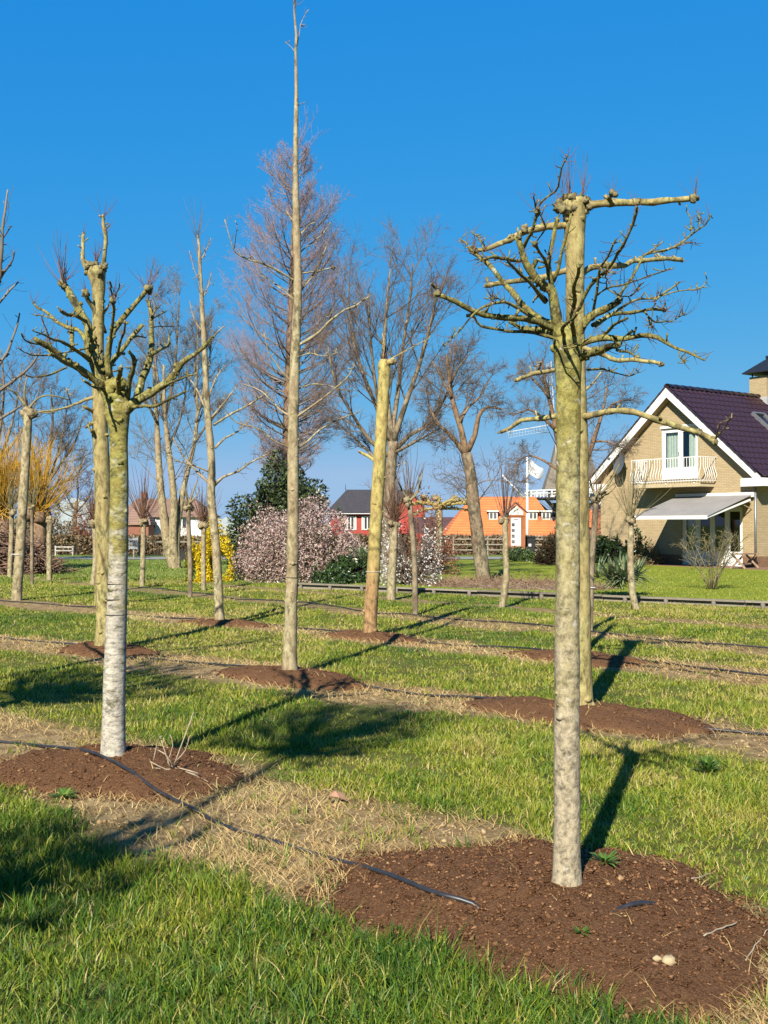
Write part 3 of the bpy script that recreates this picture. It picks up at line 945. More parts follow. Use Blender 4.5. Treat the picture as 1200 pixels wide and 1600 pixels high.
hand_tree('pollarded_tree', 'stout pollarded tree with lichen-spotted stem and open basket crown on the broad mulch mound', FOOT['B'],
          [(886, 1400, 23), (886, 1300, 20.5), (886, 1100, 19.5), (887, 900, 18.8), (888, 700, 19), (888, 600, 19.5), (887, 560, 21), (886, 530, 23), (884, 505, 15)],
          'bark_front', 'bark_front_limb', 'knob', B_br,
          [(738, 392, .25, 8, .10, .0016, .8), (684, 458, -.3, 6, .07, .0016, .8), (1040, 484, .3, 8, .10, .0015, .9), (1025, 468, .1, 8, .09, .0015, .9), (839, 330, -.16, 6, .10, .0014, .7),
           (1101, 350, .1, 6, .09, .0014, .6), (1068, 492, .4, 8, .09, .0013, 1.0), (760, 390, .3, 8, .1, .0014, .8), (884, 248, -.2, 5, .06, .0016, .7)], seed=3, spur=7, thick=.76, knots=9, stubs=26, swing=1.2, fork=(886, 526, 13, 20, 8))

# ---- the taller pollard standing right behind it
E_br = [
    ([(912, 322), (945, 317), (981, 317), (1030, 315), (1068, 311), (1086, 310)], 8, 4.6, -.1, 9),
    ([(945, 314), (953, 308), (958, 303)], 4, 3, -.1, 7),
    ([(890, 352), (856, 354), (820, 362), (796, 374), (780, 382), (758, 390), (738, 390)], 7, 3.4, -.2, 5),
    ([(822, 362), (819, 358)], 5, 4, -.2, 7),
    ([(902, 436), (911, 426), (925, 418), (950, 415), (975, 415), (990, 408), (1015, 407), (1040, 404), (1064, 406)], 6.5, 3.8, .4, 4),
    ([(893, 420), (850, 433), (825, 436), (790, 441), (758, 446)], 6, 4, .2, 4),
    ([(905, 540), (925, 548), (942, 554), (962, 563), (985, 562), (1020, 566), (1034, 568)], 5, 3, -.3, 4),
    ([(895, 573), (868, 578), (838, 583), (820, 590), (805, 594)], 4.5, 3, -.2, 3),
    ([(838, 583), (843, 574), (845, 565)], 2.5, 1.5, -.2),
    ([(900, 652), (868, 651), (840, 655), (814, 656), (798, 668), (783, 675)], 5.2, 3.2, .2, 3),
    ([(905, 652), (920, 650), (945, 644), (972, 641), (1002, 648), (1044, 662), (1075, 672), (1104, 681), (1118, 692)], 6, 4.6, -.3, 5),
    ([(1118, 688), (1122, 672), (1126, 660)], 1.6, 1.0, -.3),
    ([(1116, 688), (1132, 668), (1142, 652)], 1.6, 1.0, -.3),
]
hand_tree('pollarded_tree', 'tall yellowish pollard with blunt knobbly head hidden partly behind the stout lichen-spotted stem', FOOT['E'],
          [(907, 1110, 19), (906, 1000, 17.5), (905, 850, 16.5), (903, 700, 16), (901, 600, 15), (899, 500, 14.5), (898, 420, 14.5), (898, 360, 16), (897, 322, 20), (896, 312, 16)],
          'bark_yellow', 'bark_yellow', 'knob', E_br,
          [(890, 305, 0, 9, .38, .0028, .22), (912, 302, 0, 9, .36, .0028, .25), (880, 300, 0, 6, .3, .0026, .3), (1086, 306, -.1, 9, .22, .0024, .45), (958, 300, -.1, 8, .16, .0024, .7), (912, 345, .1, 6, .16, .0024, 1.2), (868, 320, 0, 9, .2, .0024, .9)],
          seed=4, spur=1.6, top_cap=(895, 318, 30, 15), thick=.86, knots=16, swing=2.2)

# ---- left tree, whitish below, green above
A_br = [
    ([(188, 650), (202, 634), (227, 619), (262, 597), (280, 574), (295, 560), (318, 542), (330, 528)], 13, 2.6, -.15),
    ([(240, 612), (262, 600), (288, 590), (306, 584)], 4, 1.4, -.4),
    ([(212, 630), (221, 596), (231, 571), (236, 548), (235, 524), (236, 495), (231, 470)], 9, 4.2, .2, 3),
    ([(236, 500), (248, 492), (260, 486)], 2.6, 1.5, .2),
    ([(236, 496), (244, 484), (250, 480)], 2.0, 1.3, .2),
    ([(234, 556), (250, 546), (262, 538), (266, 522)], 4.5, 2.4, .3),
    ([(234, 512), (256, 510), (272, 511)], 1.6, 1.0, .3),
    ([(196, 636), (204, 590), (210, 564), (201, 548)], 7, 3.6, -.25),
    ([(176, 600), (172, 572), (186, 552), (202, 532), (222, 506)], 7, 4, .1),
    ([(204, 530), (214, 525), (228, 526)], 3, 1.4, .1),
    ([(170, 588), (168, 556), (175, 526), (192, 497), (214, 472), (229, 452)], 8, 4.6, -.1, 8),
    ([(170, 560), (174, 520), (177, 485), (177, 470)], 4, 2.8, -.35, 5),
    ([(177, 470), (174, 452), (172, 441)], 2.4, 1.8, -.35),
    ([(178, 468), (184, 454), (186, 442)], 1.8, 1.2, -.3),
    ([(165, 520), (160, 498), (160, 470)], 3.2, 1.5, -.1),
    ([(182, 560), (190, 530), (197, 505)], 3, 2, -.3, 3),
    ([(178, 645), (162, 606), (146, 566), (138, 532), (136, 504), (124, 487), (110, 461), (102, 447)], 14, 7, .1, 11),
    ([(160, 604), (125, 577), (98, 562), (76, 543), (54, 529)], 9, 6, -.3),
    ([(120, 574), (100, 566), (79, 553)], 5, 3.2, -.45),
    ([(64, 538), (45, 535), (32, 520)], 2.6, 1.4, -.35),
    ([(142, 548), (124, 517), (105, 511), (88, 501), (68, 485), (58, 480), (52, 472)], 5.5, 2, .35),
    ([(88, 500), (72, 495), (52, 491)], 1.8, .9, .35),
    ([(140, 562), (118, 546), (98, 536), (80, 528), (50, 516)], 5.5, 1.3, -.5),
    ([(134, 502), (118, 494), (104, 491), (94, 485)], 4.5, 4, -.3),
    ([(126, 486), (122, 492), (112, 495)], 2.2, 1.5, -.2),
    ([(112, 545), (113, 530), (112, 516)], 5, 5, .2, 5),
    ([(142, 543), (100, 551), (60, 555), (42, 552), (28, 544)], 2.2, 1.0, -.55),
    ([(104, 574), (75, 586), (48, 589), (40, 584)], 2.4, 1.1, -.5),
    ([(80, 545), (76, 525), (68, 506), (66, 495)], 1.6, .9, -.3),
    ([(200, 637), (225, 634), (245, 634), (268, 622), (290, 611)], 4.5, 1.9, -.5),
    ([(165, 610), (150, 604), (130, 596)], 5, 2.5, -.3),
    ([(175, 600), (160, 575), (152, 560), (150, 540)], 7, 4, .3, 4),
    ([(185, 615), (186, 590), (188, 575)], 6, 5, -.3, 4),
]
hand_tree('pollarded_tree', 'pollarded tree with whitish lower stem, mossy green fork and spreading knobbed limbs', FOOT['A'],
          [(177, 1186, 18.5), (178, 1100, 17), (181, 1000, 16.5), (184, 900, 15), (186, 800, 14.3), (186, 700, 14), (185, 670, 15.5), (183, 645, 19), (180, 620, 14)],
          'bark_left', 'bark_front_limb', 'knob', A_br,
          [(100, 440, .1, 22, .30, .0026, .55), (230, 447, -.1, 12, .18, .0024, .6), (177, 468, -.35, 8, .16, .0022, .7), (231, 470, .2, 6, .16, .0022, .6), (236, 495, .2, 8, .12, .0022, .9),
           (76, 540, -.3, 8, .22, .0020, .5), (112, 516, .2, 6, .12, .002, .6), (52, 472, .35, 5, .1, .002, .8)], seed=6, spur=2.4, ties=((183, 912, 15.5), (181, 936, 16), (182, 960, 16.3)), spur_len=.12, thick=.70, knots=8, stubs=16, swing=1.4, fork=(177, 615, 14, 26, 9))

# ---- yellow pollard behind it, with two upright stubs
C_br = [
    ([(139, 428), (131, 412), (129, 388), (130, 364)], 4.2, 2.6, .1),
    ([(160, 425), (163, 400), (165, 372), (161, 350), (161, 335)], 4.4, 2.4, -.1),
    ([(152, 500), (146, 482), (138, 470), (134, 458)], 4.5, 4, -.2, 7),
    ([(155, 500), (165, 486), (172, 474), (182, 462)], 3, 1.6, .2),
    ([(152, 620), (135, 624), (112, 634), (90, 640), (60, 643)], 3.4, 1.2, -.3),
    ([(112, 634), (108, 622), (104, 608)], 1.4, .9, -.3),
    ([(148, 645), (140, 640), (130, 635)], 4, 2.4, -.2), ([(147, 660), (140, 664), (134, 668)], 4, 2.4, -.2), ([(148, 676), (142, 672)], 4, 3, -.2), ([(165, 650), (173, 646)], 4, 2.5, -.2),
]
hand_tree('pollarded_tree', 'yellow-barked pollard with fist-like head and two upright stubs behind the whitish left stem', FOOT['C'],
          [(167, 1012, 17), (165, 950, 15), (163, 850, 13.5), (160, 750, 12.5), (157, 680, 12), (155, 600, 10.5), (153, 540, 9), (154, 470, 8.8), (153, 440, 11), (150, 425, 15), (150, 416, 10)],
          'bark_yellow', 'bark_yellow', 'knob', C_br,
          [(150, 410, 0, 16, .30, .004, .45), (161, 340, -.1, 8, .35, .003, .35), (130, 368, .1, 5, .18, .003, .35), (166, 365, -.1, 6, .3, .003, .5), (134, 456, -.2, 8, .22, .003, .7)],
          seed=8, spur=2.5, top_cap=(150, 420, 18, 12), tbump=.14, knots=40, spur_len=.2)

# ---- very tall straight tree
D_br = [
    ([(466, 540), (483, 530), (500, 518), (513, 504), (522, 497), (540, 484), (556, 477), (579, 462)], 4.2, 1.6, -.2),
    ([(513, 504), (517, 494), (519, 488)], 2.2, 1.4, -.2),
    ([(467, 428), (495, 424), (521, 418)], 2.2, 1.8, .3, 3),
    ([(462, 440), (440, 426), (410, 411), (385, 404), (368, 394), (360, 375), (351, 343)], 3, 1.1, -.3),
    ([(366, 390), (368, 370), (371, 352)], 1.3, .8, -.3),
    ([(463, 372), (478, 358), (484, 350), (492, 348)], 2.2, 1.2, .1), ([(464, 350), (452, 338), (446, 326)], 2.2, 1, .2),
    ([(464, 400), (480, 384), (500, 370), (515, 350)], 2, .9, .4), ([(464, 460), (482, 440), (500, 410), (512, 380)], 2.4, .9, .3),
    ([(462, 470), (440, 452), (424, 440), (405, 430)], 2.2, 1, .2),
    ([(458, 655), (480, 640), (510, 618), (540, 592), (555, 570)], 3.2, 1.1, -.3), ([(458, 652), (438, 640), (410, 612), (380, 600)], 2.8, 1.0, .2),
    ([(456, 705), (480, 690), (500, 672), (530, 655), (560, 645)], 3.2, 1.1, .2), ([(456, 700), (430, 690), (400, 668), (370, 660), (352, 640)], 2.6, .9, -.2),
    ([(459, 600), (440, 580), (420, 550), (412, 520)], 2.6, 1, -.1), ([(459, 610), (490, 600), (520, 605), (545, 612)], 2.2, .9, .3),
    ([(461, 560), (485, 552), (505, 556), (530, 550)], 2, .9, -.4), ([(461, 90), (466, 60), (470, 38), (478, 20)], 1.3, .7, .1), ([(462, 170), (470, 162), (479, 160)], 1.1, .6, .1),
    ([(460, 80), (452, 70), (446, 66)], 1.0, .6, .1),
]
D_bump = [([(458, 752 + j * 0), (462, 742)], 5, 5, -.12, 4) for j in range(1)]
hand_tree('tall_nursery_tree', 'very tall straight nursery tree with slim bare leader rising above everything', FOOT['D'],
          [(452, 1052, 13.5), (454, 980, 11.5), (457, 880, 10.8), (458, 780, 10.3), (458, 700, 10), (459, 620, 9.5), (462, 540, 8.6), (465, 460, 7.6), (464, 380, 6.8), (462, 300, 5.8), (462, 220, 4.4), (463, 150, 3.4), (462, 80, 2.4), (463, 55, 2.2), (460, 20, 1.8), (460, -25, 1.2)],
          'bark_tan', 'bark_tan', 'knob_pale', D_br, [(460, 10, 0, 8, .3, .0028, .4)], seed=9, spur=4.5, twig_mat='twig_grey', group='nursery trees in rows', ties=((457, 902, 10),), tbump=.11, spur_len=.75, knots=46, thick=.62, slim=.87)

# ---- slim tree before the forsythia
F_br = [
    ([(333, 760), (348, 746), (372, 736), (396, 720), (425, 706)], 4, 1.1, -.2), ([(329, 757), (306, 735), (286, 712), (270, 684)], 3.6, 1.1, .2), ([(336, 700), (352, 684), (372, 674), (398, 648)], 3.4, 1.1, .3),
    ([(334, 664), (356, 650), (386, 634), (418, 614)], 3.4, 1.1, -.3), ([(331, 652), (348, 632), (360, 616), (370, 604)], 2.8, 1.1, .1), ([(328, 738), (300, 726), (272, 718), (262, 700)], 2.4, .9, -.2),
    ([(322, 640), (306, 606), (292, 586)], 2.6, 1, .2), ([(320, 545), (333, 528), (341, 518), (350, 510)], 2.6, 1.2, -.1), ([(326, 620), (338, 590), (352, 572)], 2.4, 1, .2), ([(318, 520), (304, 500), (296, 470)], 2.0, .8, .1),
    ([(314, 470), (324, 450), (330, 426)], 1.8, .7, .1), ([(312, 440), (303, 420), (296, 392)], 1.6, .7, -.1), ([(311, 410), (321, 394), (330, 372)], 1.5, .7, .1),
]
hand_tree('nursery_tree', 'slim slightly crooked nursery tree with upswept side branches before the yellow bush', FOOT['F'],
          [(343, 972, 9.5), (341, 920, 8.8), (337, 850, 8.2), (330, 780, 8), (331, 740, 7.5), (329, 700, 7.2), (324, 640, 6.4), (321, 580, 5.6), (317, 500, 4.5), (313, 430, 3.4), (311, 385, 2.8), (309, 368, 2.2)],
          'bark_tan', 'bark_tan', 'knob_pale', F_br, [(309, 372, 0, 14, .62, .004, .33), (311, 410, 0, 10, .5, .004, .4), (314, 460, 0, 8, .5, .004, .5)], seed=10, spur=6, twig_mat='twig_grey', group='nursery trees in rows', tbump=.13, spur_len=1.1, knots=30, thick=.66, slim=.8)

# ---- cut-off yellow stem
G_br = [([(603, 572), (608, 566), (615, 564)], 6, 5, -.1, 6), ([(596, 566), (600, 548), (598, 520)], 1.3, .7, 0), ([(612, 560), (640, 545), (668, 530)], 1.2, .6, .3), ([(588, 722), (574, 712), (560, 706)], 3.5, 2, .3)]
hand_tree('cut_nursery_tree', 'yellow nursery stem sawn off at the top with a ragged tuft', FOOT['G'],
          [(577, 994, 12), (580, 940, 12), (584, 880, 11.8), (588, 800, 11.5), (593, 720, 11.2), (597, 650, 10.8), (600, 600, 10.5), (600, 572, 11.5), (600, 562, 8)],
          'bark_stump', 'bark_stump', 'knob_pale', G_br, [(598, 560, 0, 14, .12, .006, .5)], seed=12, spur=1, group='nursery trees in rows', ties=((583, 893, 11.5),), top_cap=(603, 566, 9, 5), tbump=.1, slim=.87)

# ---- third-row stem hidden mostly behind the two big ones
hand_tree('nursery_tree', 'slim stem in line behind the two big right-hand pollards, only its shadow side showing', FOOT['I'],
          [(897, 1026, 9), (899, 940, 8), (900, 800, 7), (899, 690, 6), (900, 600, 5)], 'bark_tan', 'bark_tan', 'knob_pale',
          [([(900, 640), (880, 620), (860, 600)], 3, 1, .2), ([(900, 620), (925, 600), (940, 580)], 3, 1, -.2), ([(900, 600), (905, 570), (902, 540)], 4, 1, 0)], seed=13, group='nursery trees in rows')

# ---- tree at the left edge, most of it outside the picture
fJ = Vector((-4.45, 9.9, 0.02))
J_br = [
    ([(-150, 620), (-60, 540), (-14, 470), (0, 430), (4, 362), (12, 296)], 7, 1.4, -.2), ([(-30, 500), (0, 437), (20, 406), (22, 393)], 3, 1.0, -.2), ([(-60, 540), (0, 471), (28, 440)], 3, 1.3, .1), ([(5, 372), (14, 358), (18, 354)], 1.2, .8, -.2),
    ([(-150, 700), (-40, 640), (0, 568), (18, 536), (31, 490)], 5, 1.3, .2), ([(-150, 700), (-40, 650), (0, 610), (40, 580), (63, 552)], 5, 1.4, -.3), ([(-150, 740), (-60, 690), (0, 655), (34, 634)], 5, 1.6, .2),
    ([(-155, 600), (-180, 500), (-210, 380)], 6, 1.5, .1), ([(-160, 660), (-230, 600), (-300, 520)], 6, 1.5, .2), ([(-158, 640), (-170, 560), (-140, 440), (-120, 340)], 6, 1.5, -.3),
]
hand_tree('nursery_tree', 'bare tree at the left edge, only its upswept grey branch tips showing', fJ,
          [(-166, 1098, 13), (-164, 900, 12), (-160, 750, 11), (-157, 650, 9), (-156, 580, 6), (-152, 460, 3)], 'bark_tan', 'twig_grey', 'knob_pale', J_br, seed=14, spur=1.6, twig_mat='twig_grey', group='nursery trees in rows', spur_len=.3)

# ---- two trees standing left of the view whose crowns shade the grass
def shade_tree(x, y, h0, h1, rad, label, seed, nb=26, tr=1.0):
    rg = np.random.default_rng(seed); rs = random.Random(seed)
    t = thing('pollarded_tree', (x, y, float(gz(x, y)) - .02), label, 'tree', 'pollarded nursery trees')
    b0 = Vector((x, y, 0))
    MB().tube([b0 + Vector((0, 0, z)) for z in (-.05, .3, h0 * .6, h0, h0 + .25)], [v * tr for v in (.085, .075, .068, .075, .05)], 14, .08, 7).build('trunk', MT['bark_front'], t, True)
    tw = []
    for i in range(nb):
        a = i * 2.4 + rs.uniform(-.3, .3)
        e = rs.uniform(.1, 1.25)
        L = rad * rs.uniform(.6, 1.05)
        d0 = Vector((math.cos(a) * math.cos(e), math.sin(a) * math.cos(e), math.sin(e)))
        p0 = b0 + Vector((0, 0, h0 + rs.uniform(-.1, .2)))
        q = [p0, p0 + d0 * L * .5 + Vector((0, 0, .05)), p0 + d0 * L + Vector((0, 0, .25 * L * (h1 - h0)))]
        q, rr = crom(q, [.03, .024, .017], .08)
        o = MB().tube(q, rr, 7, .1, 16).build('branch', MT['bark_front_limb'], t, True)
        MB().blob(q[-1], .045, .6, 8, 6).build('knob', MT['knob'], o, True)
        tw.append(fan(q[-1], 16, .45, .005, .6, rg))
    tag(tubes_obj('twigs', tw, MT['shoot_red'], t, t.location), kind='stuff')
shade_tree(-2.75, 1.55, 2.25, 3.0, .75, 'pollarded tree standing beside the photographer, left of the first row', 31)
shade_tree(-4.75, 5.2, 3.6, 4.6, 1.25, 'taller pollarded tree outside the left edge whose crown shades the grass', 32, 60)
shade_tree(-3.1, -.2, 6.0, 6.8, .9, 'tall tree behind the photographer whose crown shades the grass by the left mound', 33, 50, .5)

# ------------------------------------------------------------------ thin young stems further back
def thin_tree(foot, path, r0, r1, label, head=None, shoots=14, L=.8, sp=.35, bmat='bark_tan', twig='shoot_red', seed=1, stub=None, group='thin young stems in the far rows', name='young_tree', mound=True, tie=None, kn=None, arms=()):
    d = foot.y; k = d / F
    rg = np.random.default_rng(seed); rs = random.Random(seed)
    t = thing(name, (foot.x, foot.y, float(gz(foot.x, foot.y)) - .01), label, 'tree', group)
    pts = [P(px, py, d) for px, py in path]
    n = len(pts)
    rad = [(r0 + (r1 - r0) * i / (n - 1)) * k * .88 for i in range(n)]
    pts.insert(0, pts[0] - Vector((0, 0, .12))); rad.insert(0, rad[0] * 1.2)
    q, rr = crom(pts, rad, .1)
    MB().tube(q, rr, 12, .12, 6).build('trunk', MT[bmat], t, True)
    top = q[-1]
    kr = (kn or r1 * 1.5) * k
    mb = MB()
    for j in range(6):
        mb.blob(top + Vector((rs.uniform(-.7, .7), rs.uniform(-.7, .7), rs.uniform(-.6, .4))) * kr, kr * rs.uniform(.5, .8), .6, 8, 6)
    mb.build('pollard_head', MT['knob_pale'], t, True)
    tw = []
    if shoots: tw.append(fan(top, int(shoots * 2.2), L * 1.1, .0032 + .00018 * d, sp * 1.1, rg, curve=.10))
    for pl, a0, a1 in arms:
        ap = [P(px, py, d + rs.uniform(-.15, .15)) for px, py in pl]
        ap, ar = crom(ap, [(a0 + (a1 - a0) * i / (len(pl) - 1)) * k for i in range(len(pl))], .06)
        MB().tube(ap, ar, 6, .15, 12).build('branch', MT['twig_olive'], t, True)
        tw.append(fan(ap[-1], 4, .25, .003, .5, rg))
    if tw: tag(tubes_obj('twigs', tw, MT[twig], t, t.location), kind='stuff')
    if tie:
        c = P(tie[0], tie[1], d)
        ring = [c + Vector((math.cos(a), math.sin(a), 0)) * tie[2] * k for a in np.linspace(0, 6.283, 13)]
        MB().tube(ring, [.006] * 13, 4, cap=False).build('tie', MT['white_plastic'], t)
    return t

thin_tree(G(922, 985, .02), [(922, 985), (924, 900), (928, 830), (932, 778)], 5.5, 5.5, 'thin straight young stem beside the spiky green plant, just right of the big pollards', shoots=5, L=.5, sp=.5, seed=41, kn=7,
          arms=(([(932, 776), (945, 765), (958, 745), (968, 725)], 2.4, 1.2), ([(932, 776), (925, 762), (922, 748)], 2, 1), ([(934, 776), (950, 772), (962, 760)], 1.6, .8), ([(930, 778), (938, 760), (948, 742)], 1.4, .8)), bmat='bark_grey', tie=(923, 918, 7))
thin_tree(G(994, 950, .02), [(994, 951), (988, 925), (985, 880), (986, 840), (986, 812)], 6.5, 5, 'thin pale curved young stem with a broom of shoots before the house lawn', shoots=18, L=1.1, sp=.42, seed=42, twig='twig_olive')
thin_tree(G(784, 948, .02), [(784, 948), (791, 905), (790, 860), (789, 812)], 6, 5, 'thin pale young stem with tall shoots in front of the notice board', shoots=12, L=1.25, sp=.26, seed=43, twig='twig_brown', bmat='bark_tan')
thin_tree(G(649, 960, .02), [(649, 960), (648, 900), (645, 840), (640, 785)], 5, 4.6, 'thin grey young stem with a knobbly forked head in front of the white magnolia', shoots=9, L=1.0, sp=.32, seed=44, kn=9, bmat='bark_grey', twig='twig_brown',
          arms=(([(640, 785), (628, 765), (622, 752)], 2.2, 1), ([(641, 782), (656, 760), (660, 735)], 2, 1), ([(641, 782), (652, 770), (655, 745)], 1.8, .9)))
thin_tree(G(611, 936, .02), [(611, 936), (613, 890), (615, 850), (616, 815)], 8, 7, 'pale young stem with red-brown shoots standing close behind the cut-off yellow stem', shoots=46, L=.75, sp=.42, seed=45, kn=9)
thin_tree(G(297, 932, .02), [(297, 932), (297, 880), (295, 830), (294, 792)], 4.2, 4, 'thin grey young stem with a three-pronged head, left of the yellow bush', shoots=3, L=.5, seed=46, kn=6, bmat='bark_grey',
          arms=(([(294, 790), (290, 765), (290, 745)], 1.6, 1.2), ([(295, 788), (302, 768), (308, 752)], 1.8, 1.0), ([(293, 790), (284, 776), (278, 766)], 1.8, .9), ([(296, 786), (306, 776), (312, 766)], 1.4, .8)))
thin_tree(G(318, 921, .02), [(318, 921), (318, 880), (318, 840), (318, 820)], 4.5, 4.2, 'pale young stem with a broom of orange shoots in front of the yellow bush', shoots=26, L=.95, sp=.40, seed=47)
thin_tree(G(222, 915, .02), [(222, 915), (223, 880), (224, 840), (224, 815)], 4.6, 4.2, 'pale young stem with a tall fan of orange shoots before the brown-roofed house', shoots=30, L=1.25, sp=.34, seed=48)
thin_tree(G(145, 912, .02), [(145, 912), (149, 880), (149, 850), (147, 815)], 5, 4.6, 'pale young stem with thin red shoots next to the two left-hand pollards', shoots=34, L=.75, sp=.55, seed=49)
thin_tree(G(152, 946, .02), [(152, 946), (155, 900), (158, 850), (158, 800)], 6.5, 6, 'thicker young stem half hidden by the yellow pollard', shoots=10, L=.6, seed=50, bmat='bark_yellow')
thin_tree(G(77, 906, .02), [(77, 906), (77, 870), (77, 840), (78, 812)], 4.8, 4.6, 'short pale stem without shoots, cut at the top like a post', shoots=0, seed=51, kn=6)
thin_tree(G(50, 912, .02), [(50, 912), (50, 870), (50, 830), (50, 792)], 3.2, 3, 'very thin young stem in front of the golden willow with upswept olive shoots', shoots=16, L=1.0, sp=.4, seed=52, bmat='bark_grey', twig='twig_olive')
thin_tree(G(15, 902, .02), [(15, 902), (17, 860), (18, 830), (18, 800)], 4.6, 4, 'pale young stem by the brushwood pile with a sparse fan of shoots', shoots=16, L=1.1, sp=.3, seed=53, twig='twig_olive')
thin_tree(G(26, 936, .03), [(26, 936), (30, 880), (35, 800), (40, 720), (44, 645)], 9.5, 7.5, 'leaning pale pollard with a blunt dark head and long crooked arms near the left edge', shoots=6, L=.5, seed=54, kn=12, bmat='bark_tan', twig='twig_grey', group='pollarded nursery trees', name='pollarded_tree',
          arms=(([(44, 640), (30, 620), (18, 610), (0, 600)], 2.4, 1.2), ([(45, 638), (60, 622), (80, 618), (110, 625)], 2, 1), ([(43, 640), (38, 615), (42, 590)], 2, 1), ([(46, 640), (70, 645), (90, 642)], 1.5, .9)), tie=(28, 866, 10))

# ------------------------------------------------------------------ the gabled house on the right
HA = math.radians(54)
HC = Vector((11.4, 43.0, 0.0))
house = thing('gabled_house', HC, 'pale yellow brick house with steep gable, white verges and dark glazed tile roof', 'house', rz=-HA)

def H(u, v, z=0.0):
    return HC + Vector((math.cos(HA) * u + math.sin(HA) * v, -math.sin(HA) * u + math.cos(HA) * v, z))

m, nt, b = nodes_mat('yellow_brick')
b.inputs['Roughness'].default_value = .9
b.inputs['Specular IOR Level'].default_value = .15
co = coords(nt, 'Object')
sep = nt.nodes.new('ShaderNodeSeparateXYZ'); nt.links.new(co, sep.inputs[0])
sm = nt.nodes.new('ShaderNodeMath'); sm.operation = 'ADD'
nt.links.new(sep.outputs[0], sm.inputs[0]); nt.links.new(sep.outputs[1], sm.inputs[1])
cmb = nt.nodes.new('ShaderNodeCombineXYZ')
nt.links.new(sm.outputs[0], cmb.inputs[0]); nt.links.new(sep.outputs[2], cmb.inputs[1])
def brick_tex(nt, vec, c1, c2, mortar):
    br = nt.nodes.new('ShaderNodeTexBrick')
    nt.links.new(vec, br.inputs['Vector'])
    br.inputs['Scale'].default_value = 1.0
    br.inputs['Brick Width'].default_value = .22
    br.inputs['Row Height'].default_value = .0625
    br.inputs['Mortar Size'].default_value = .008
    br.inputs['Color1'].default_value = c4(c1); br.inputs['Color2'].default_value = c4(c2); br.inputs['Mortar'].default_value = c4(mortar)
    return br
br = brick_tex(nt, cmb.outputs[0], (.49, .375, .215), (.40, .30, .165), (.27, .22, .15))
br2 = brick_tex(nt, cmb.outputs[0], (.24, .115, .06), (.17, .08, .045), (.13, .10, .075))
dado = mapr(nt, sep.outputs[2], .428, .432)
col = mixc(nt, dado, br2.outputs[0], br.outputs[0])
col = mixc(nt, mapr(nt, noise_tex(nt, co, 1.6, 5), .3, .75, 0, .35), col, (.36, .27, .14))
nt.links.new(col, b.inputs['Base Color'])
bump(nt, b, br.outputs['Fac'], -.4, .006)
MT['brick'] = m

SL, RZ = .865, 7.02           # roof fall per metre, ridge height of the wall top plane
def wall_top(u): return RZ - .20 - SL * abs(u)

mb = MB()
WU = 3.78
cuts = [-WU, -.56, 0.0, .44, 1.23, 3.24, WU]
open_up, open_dn = (-.56, 1.23, 3.38, 5.42), (.44, 3.24, .03, 2.26)
for i in range(len(cuts) - 1):
    u0, u1 = cuts[i], cuts[i + 1]
    um = (u0 + u1) / 2
    spans, z = [], -.3
    for (a0, a1, z0, z1) in sorted([o for o in (open_dn, open_up) if o[0] < um < o[1]], key=lambda o: o[2]):
        spans.append((z, z0, False)); z = z1
    spans.append((z, None, True))
    for z0, z1, last in spans:
        ta, tb = (wall_top(u0), wall_top(u1)) if last else (z1, z1)
        mb.prism([(u0, 0, z0), (u1, 0, z0), (u1, 0, tb), (u0, 0, ta)], (0, .3, 0))
mb.build('gable_wall', MT['brick'], house, world=False)
mb = MB()
mb.bx(-WU, -WU + .3, .302, 11, -.3, 3.5); mb.bx(WU - .3, WU, .302, 11, -.3, 3.5)
mb.prism([(-WU, 11.002, -.3), (WU, 11.002, -.3), (WU, 11.002, wall_top(WU)), (0, 11.002, wall_top(0)), (-WU, 11.002, wall_top(WU))], (0, .3, 0))
mb.build('side_walls', MT['brick'], house, world=False)
# dark rooms behind the glass
ROOM = M('room', (.10, .095, .085), (.07, .065, .06), 3, .9)
mb = MB()
mb.bx(-WU + .31, WU - .31, 1.8, 1.9, -.2, 3.0); mb.bx(-WU + .31, WU - .31, .31, 1.9, 3.0, 3.1); mb.bx(-1.2, 2.0, 1.8, 1.9, 3.1, 5.4); mb.bx(-WU + .31, WU - .31, .31, 1.79, -.02, .015)
mb.build('rooms', ROOM, house, world=False)

# roof: decks, tiles, verges, gutters
TILE = M('roof_tile', (.050, .024, .027), (.028, .014, .017), 2.5, .3, 0, .5)
OV = 4.22                      # half width to the roof edge
V0, V1 = -.32, 11.5
ang = math.atan(SL)
for s in (-1, 1):
    mb = MB()
    mb.prism([(0, V0, RZ), (s * OV, V0, RZ - SL * OV), (s * OV, V0, RZ - SL * OV - .10), (0, V0, RZ - .12)], (0, V1 - V0, 0))
    mb.build('roof_deck', M('deck', (.05, .03, .03), (.04, .02, .02), 5, .7), house, world=False)
TW, TL, NSEG = .30, .40, 6
def tile_mesh():
    V, Fc = [], []
    for j, (y, lift) in enumerate(((0, .028), (TL, .0))):
        for i in range(NSEG + 1):
            x = i / NSEG * (TW + .02)
            zc = .026 * math.sin(i / NSEG * 6.283 + .6) + .006
            V.append((x, y, zc + lift))
    for i in range(NSEG + 1):
        x, y, z = V[i]
        V.append((x, y + .002, z - .028))
    n = NSEG + 1
    for i in range(NSEG):
        Fc.append([i, i + 1, n + i + 1, n + i]); Fc.append([2 * n + i, 2 * n + i + 1, i + 1, i])
    me = bpy.data.meshes.new('roof_tile')
    me.from_pydata(V, [], Fc); me.update()
    me.materials.append(TILE)
    return me
tm = tile_mesh()
slope_len = OV / math.cos(ang)
STEP = .352
rows_n = int(slope_len / STEP)
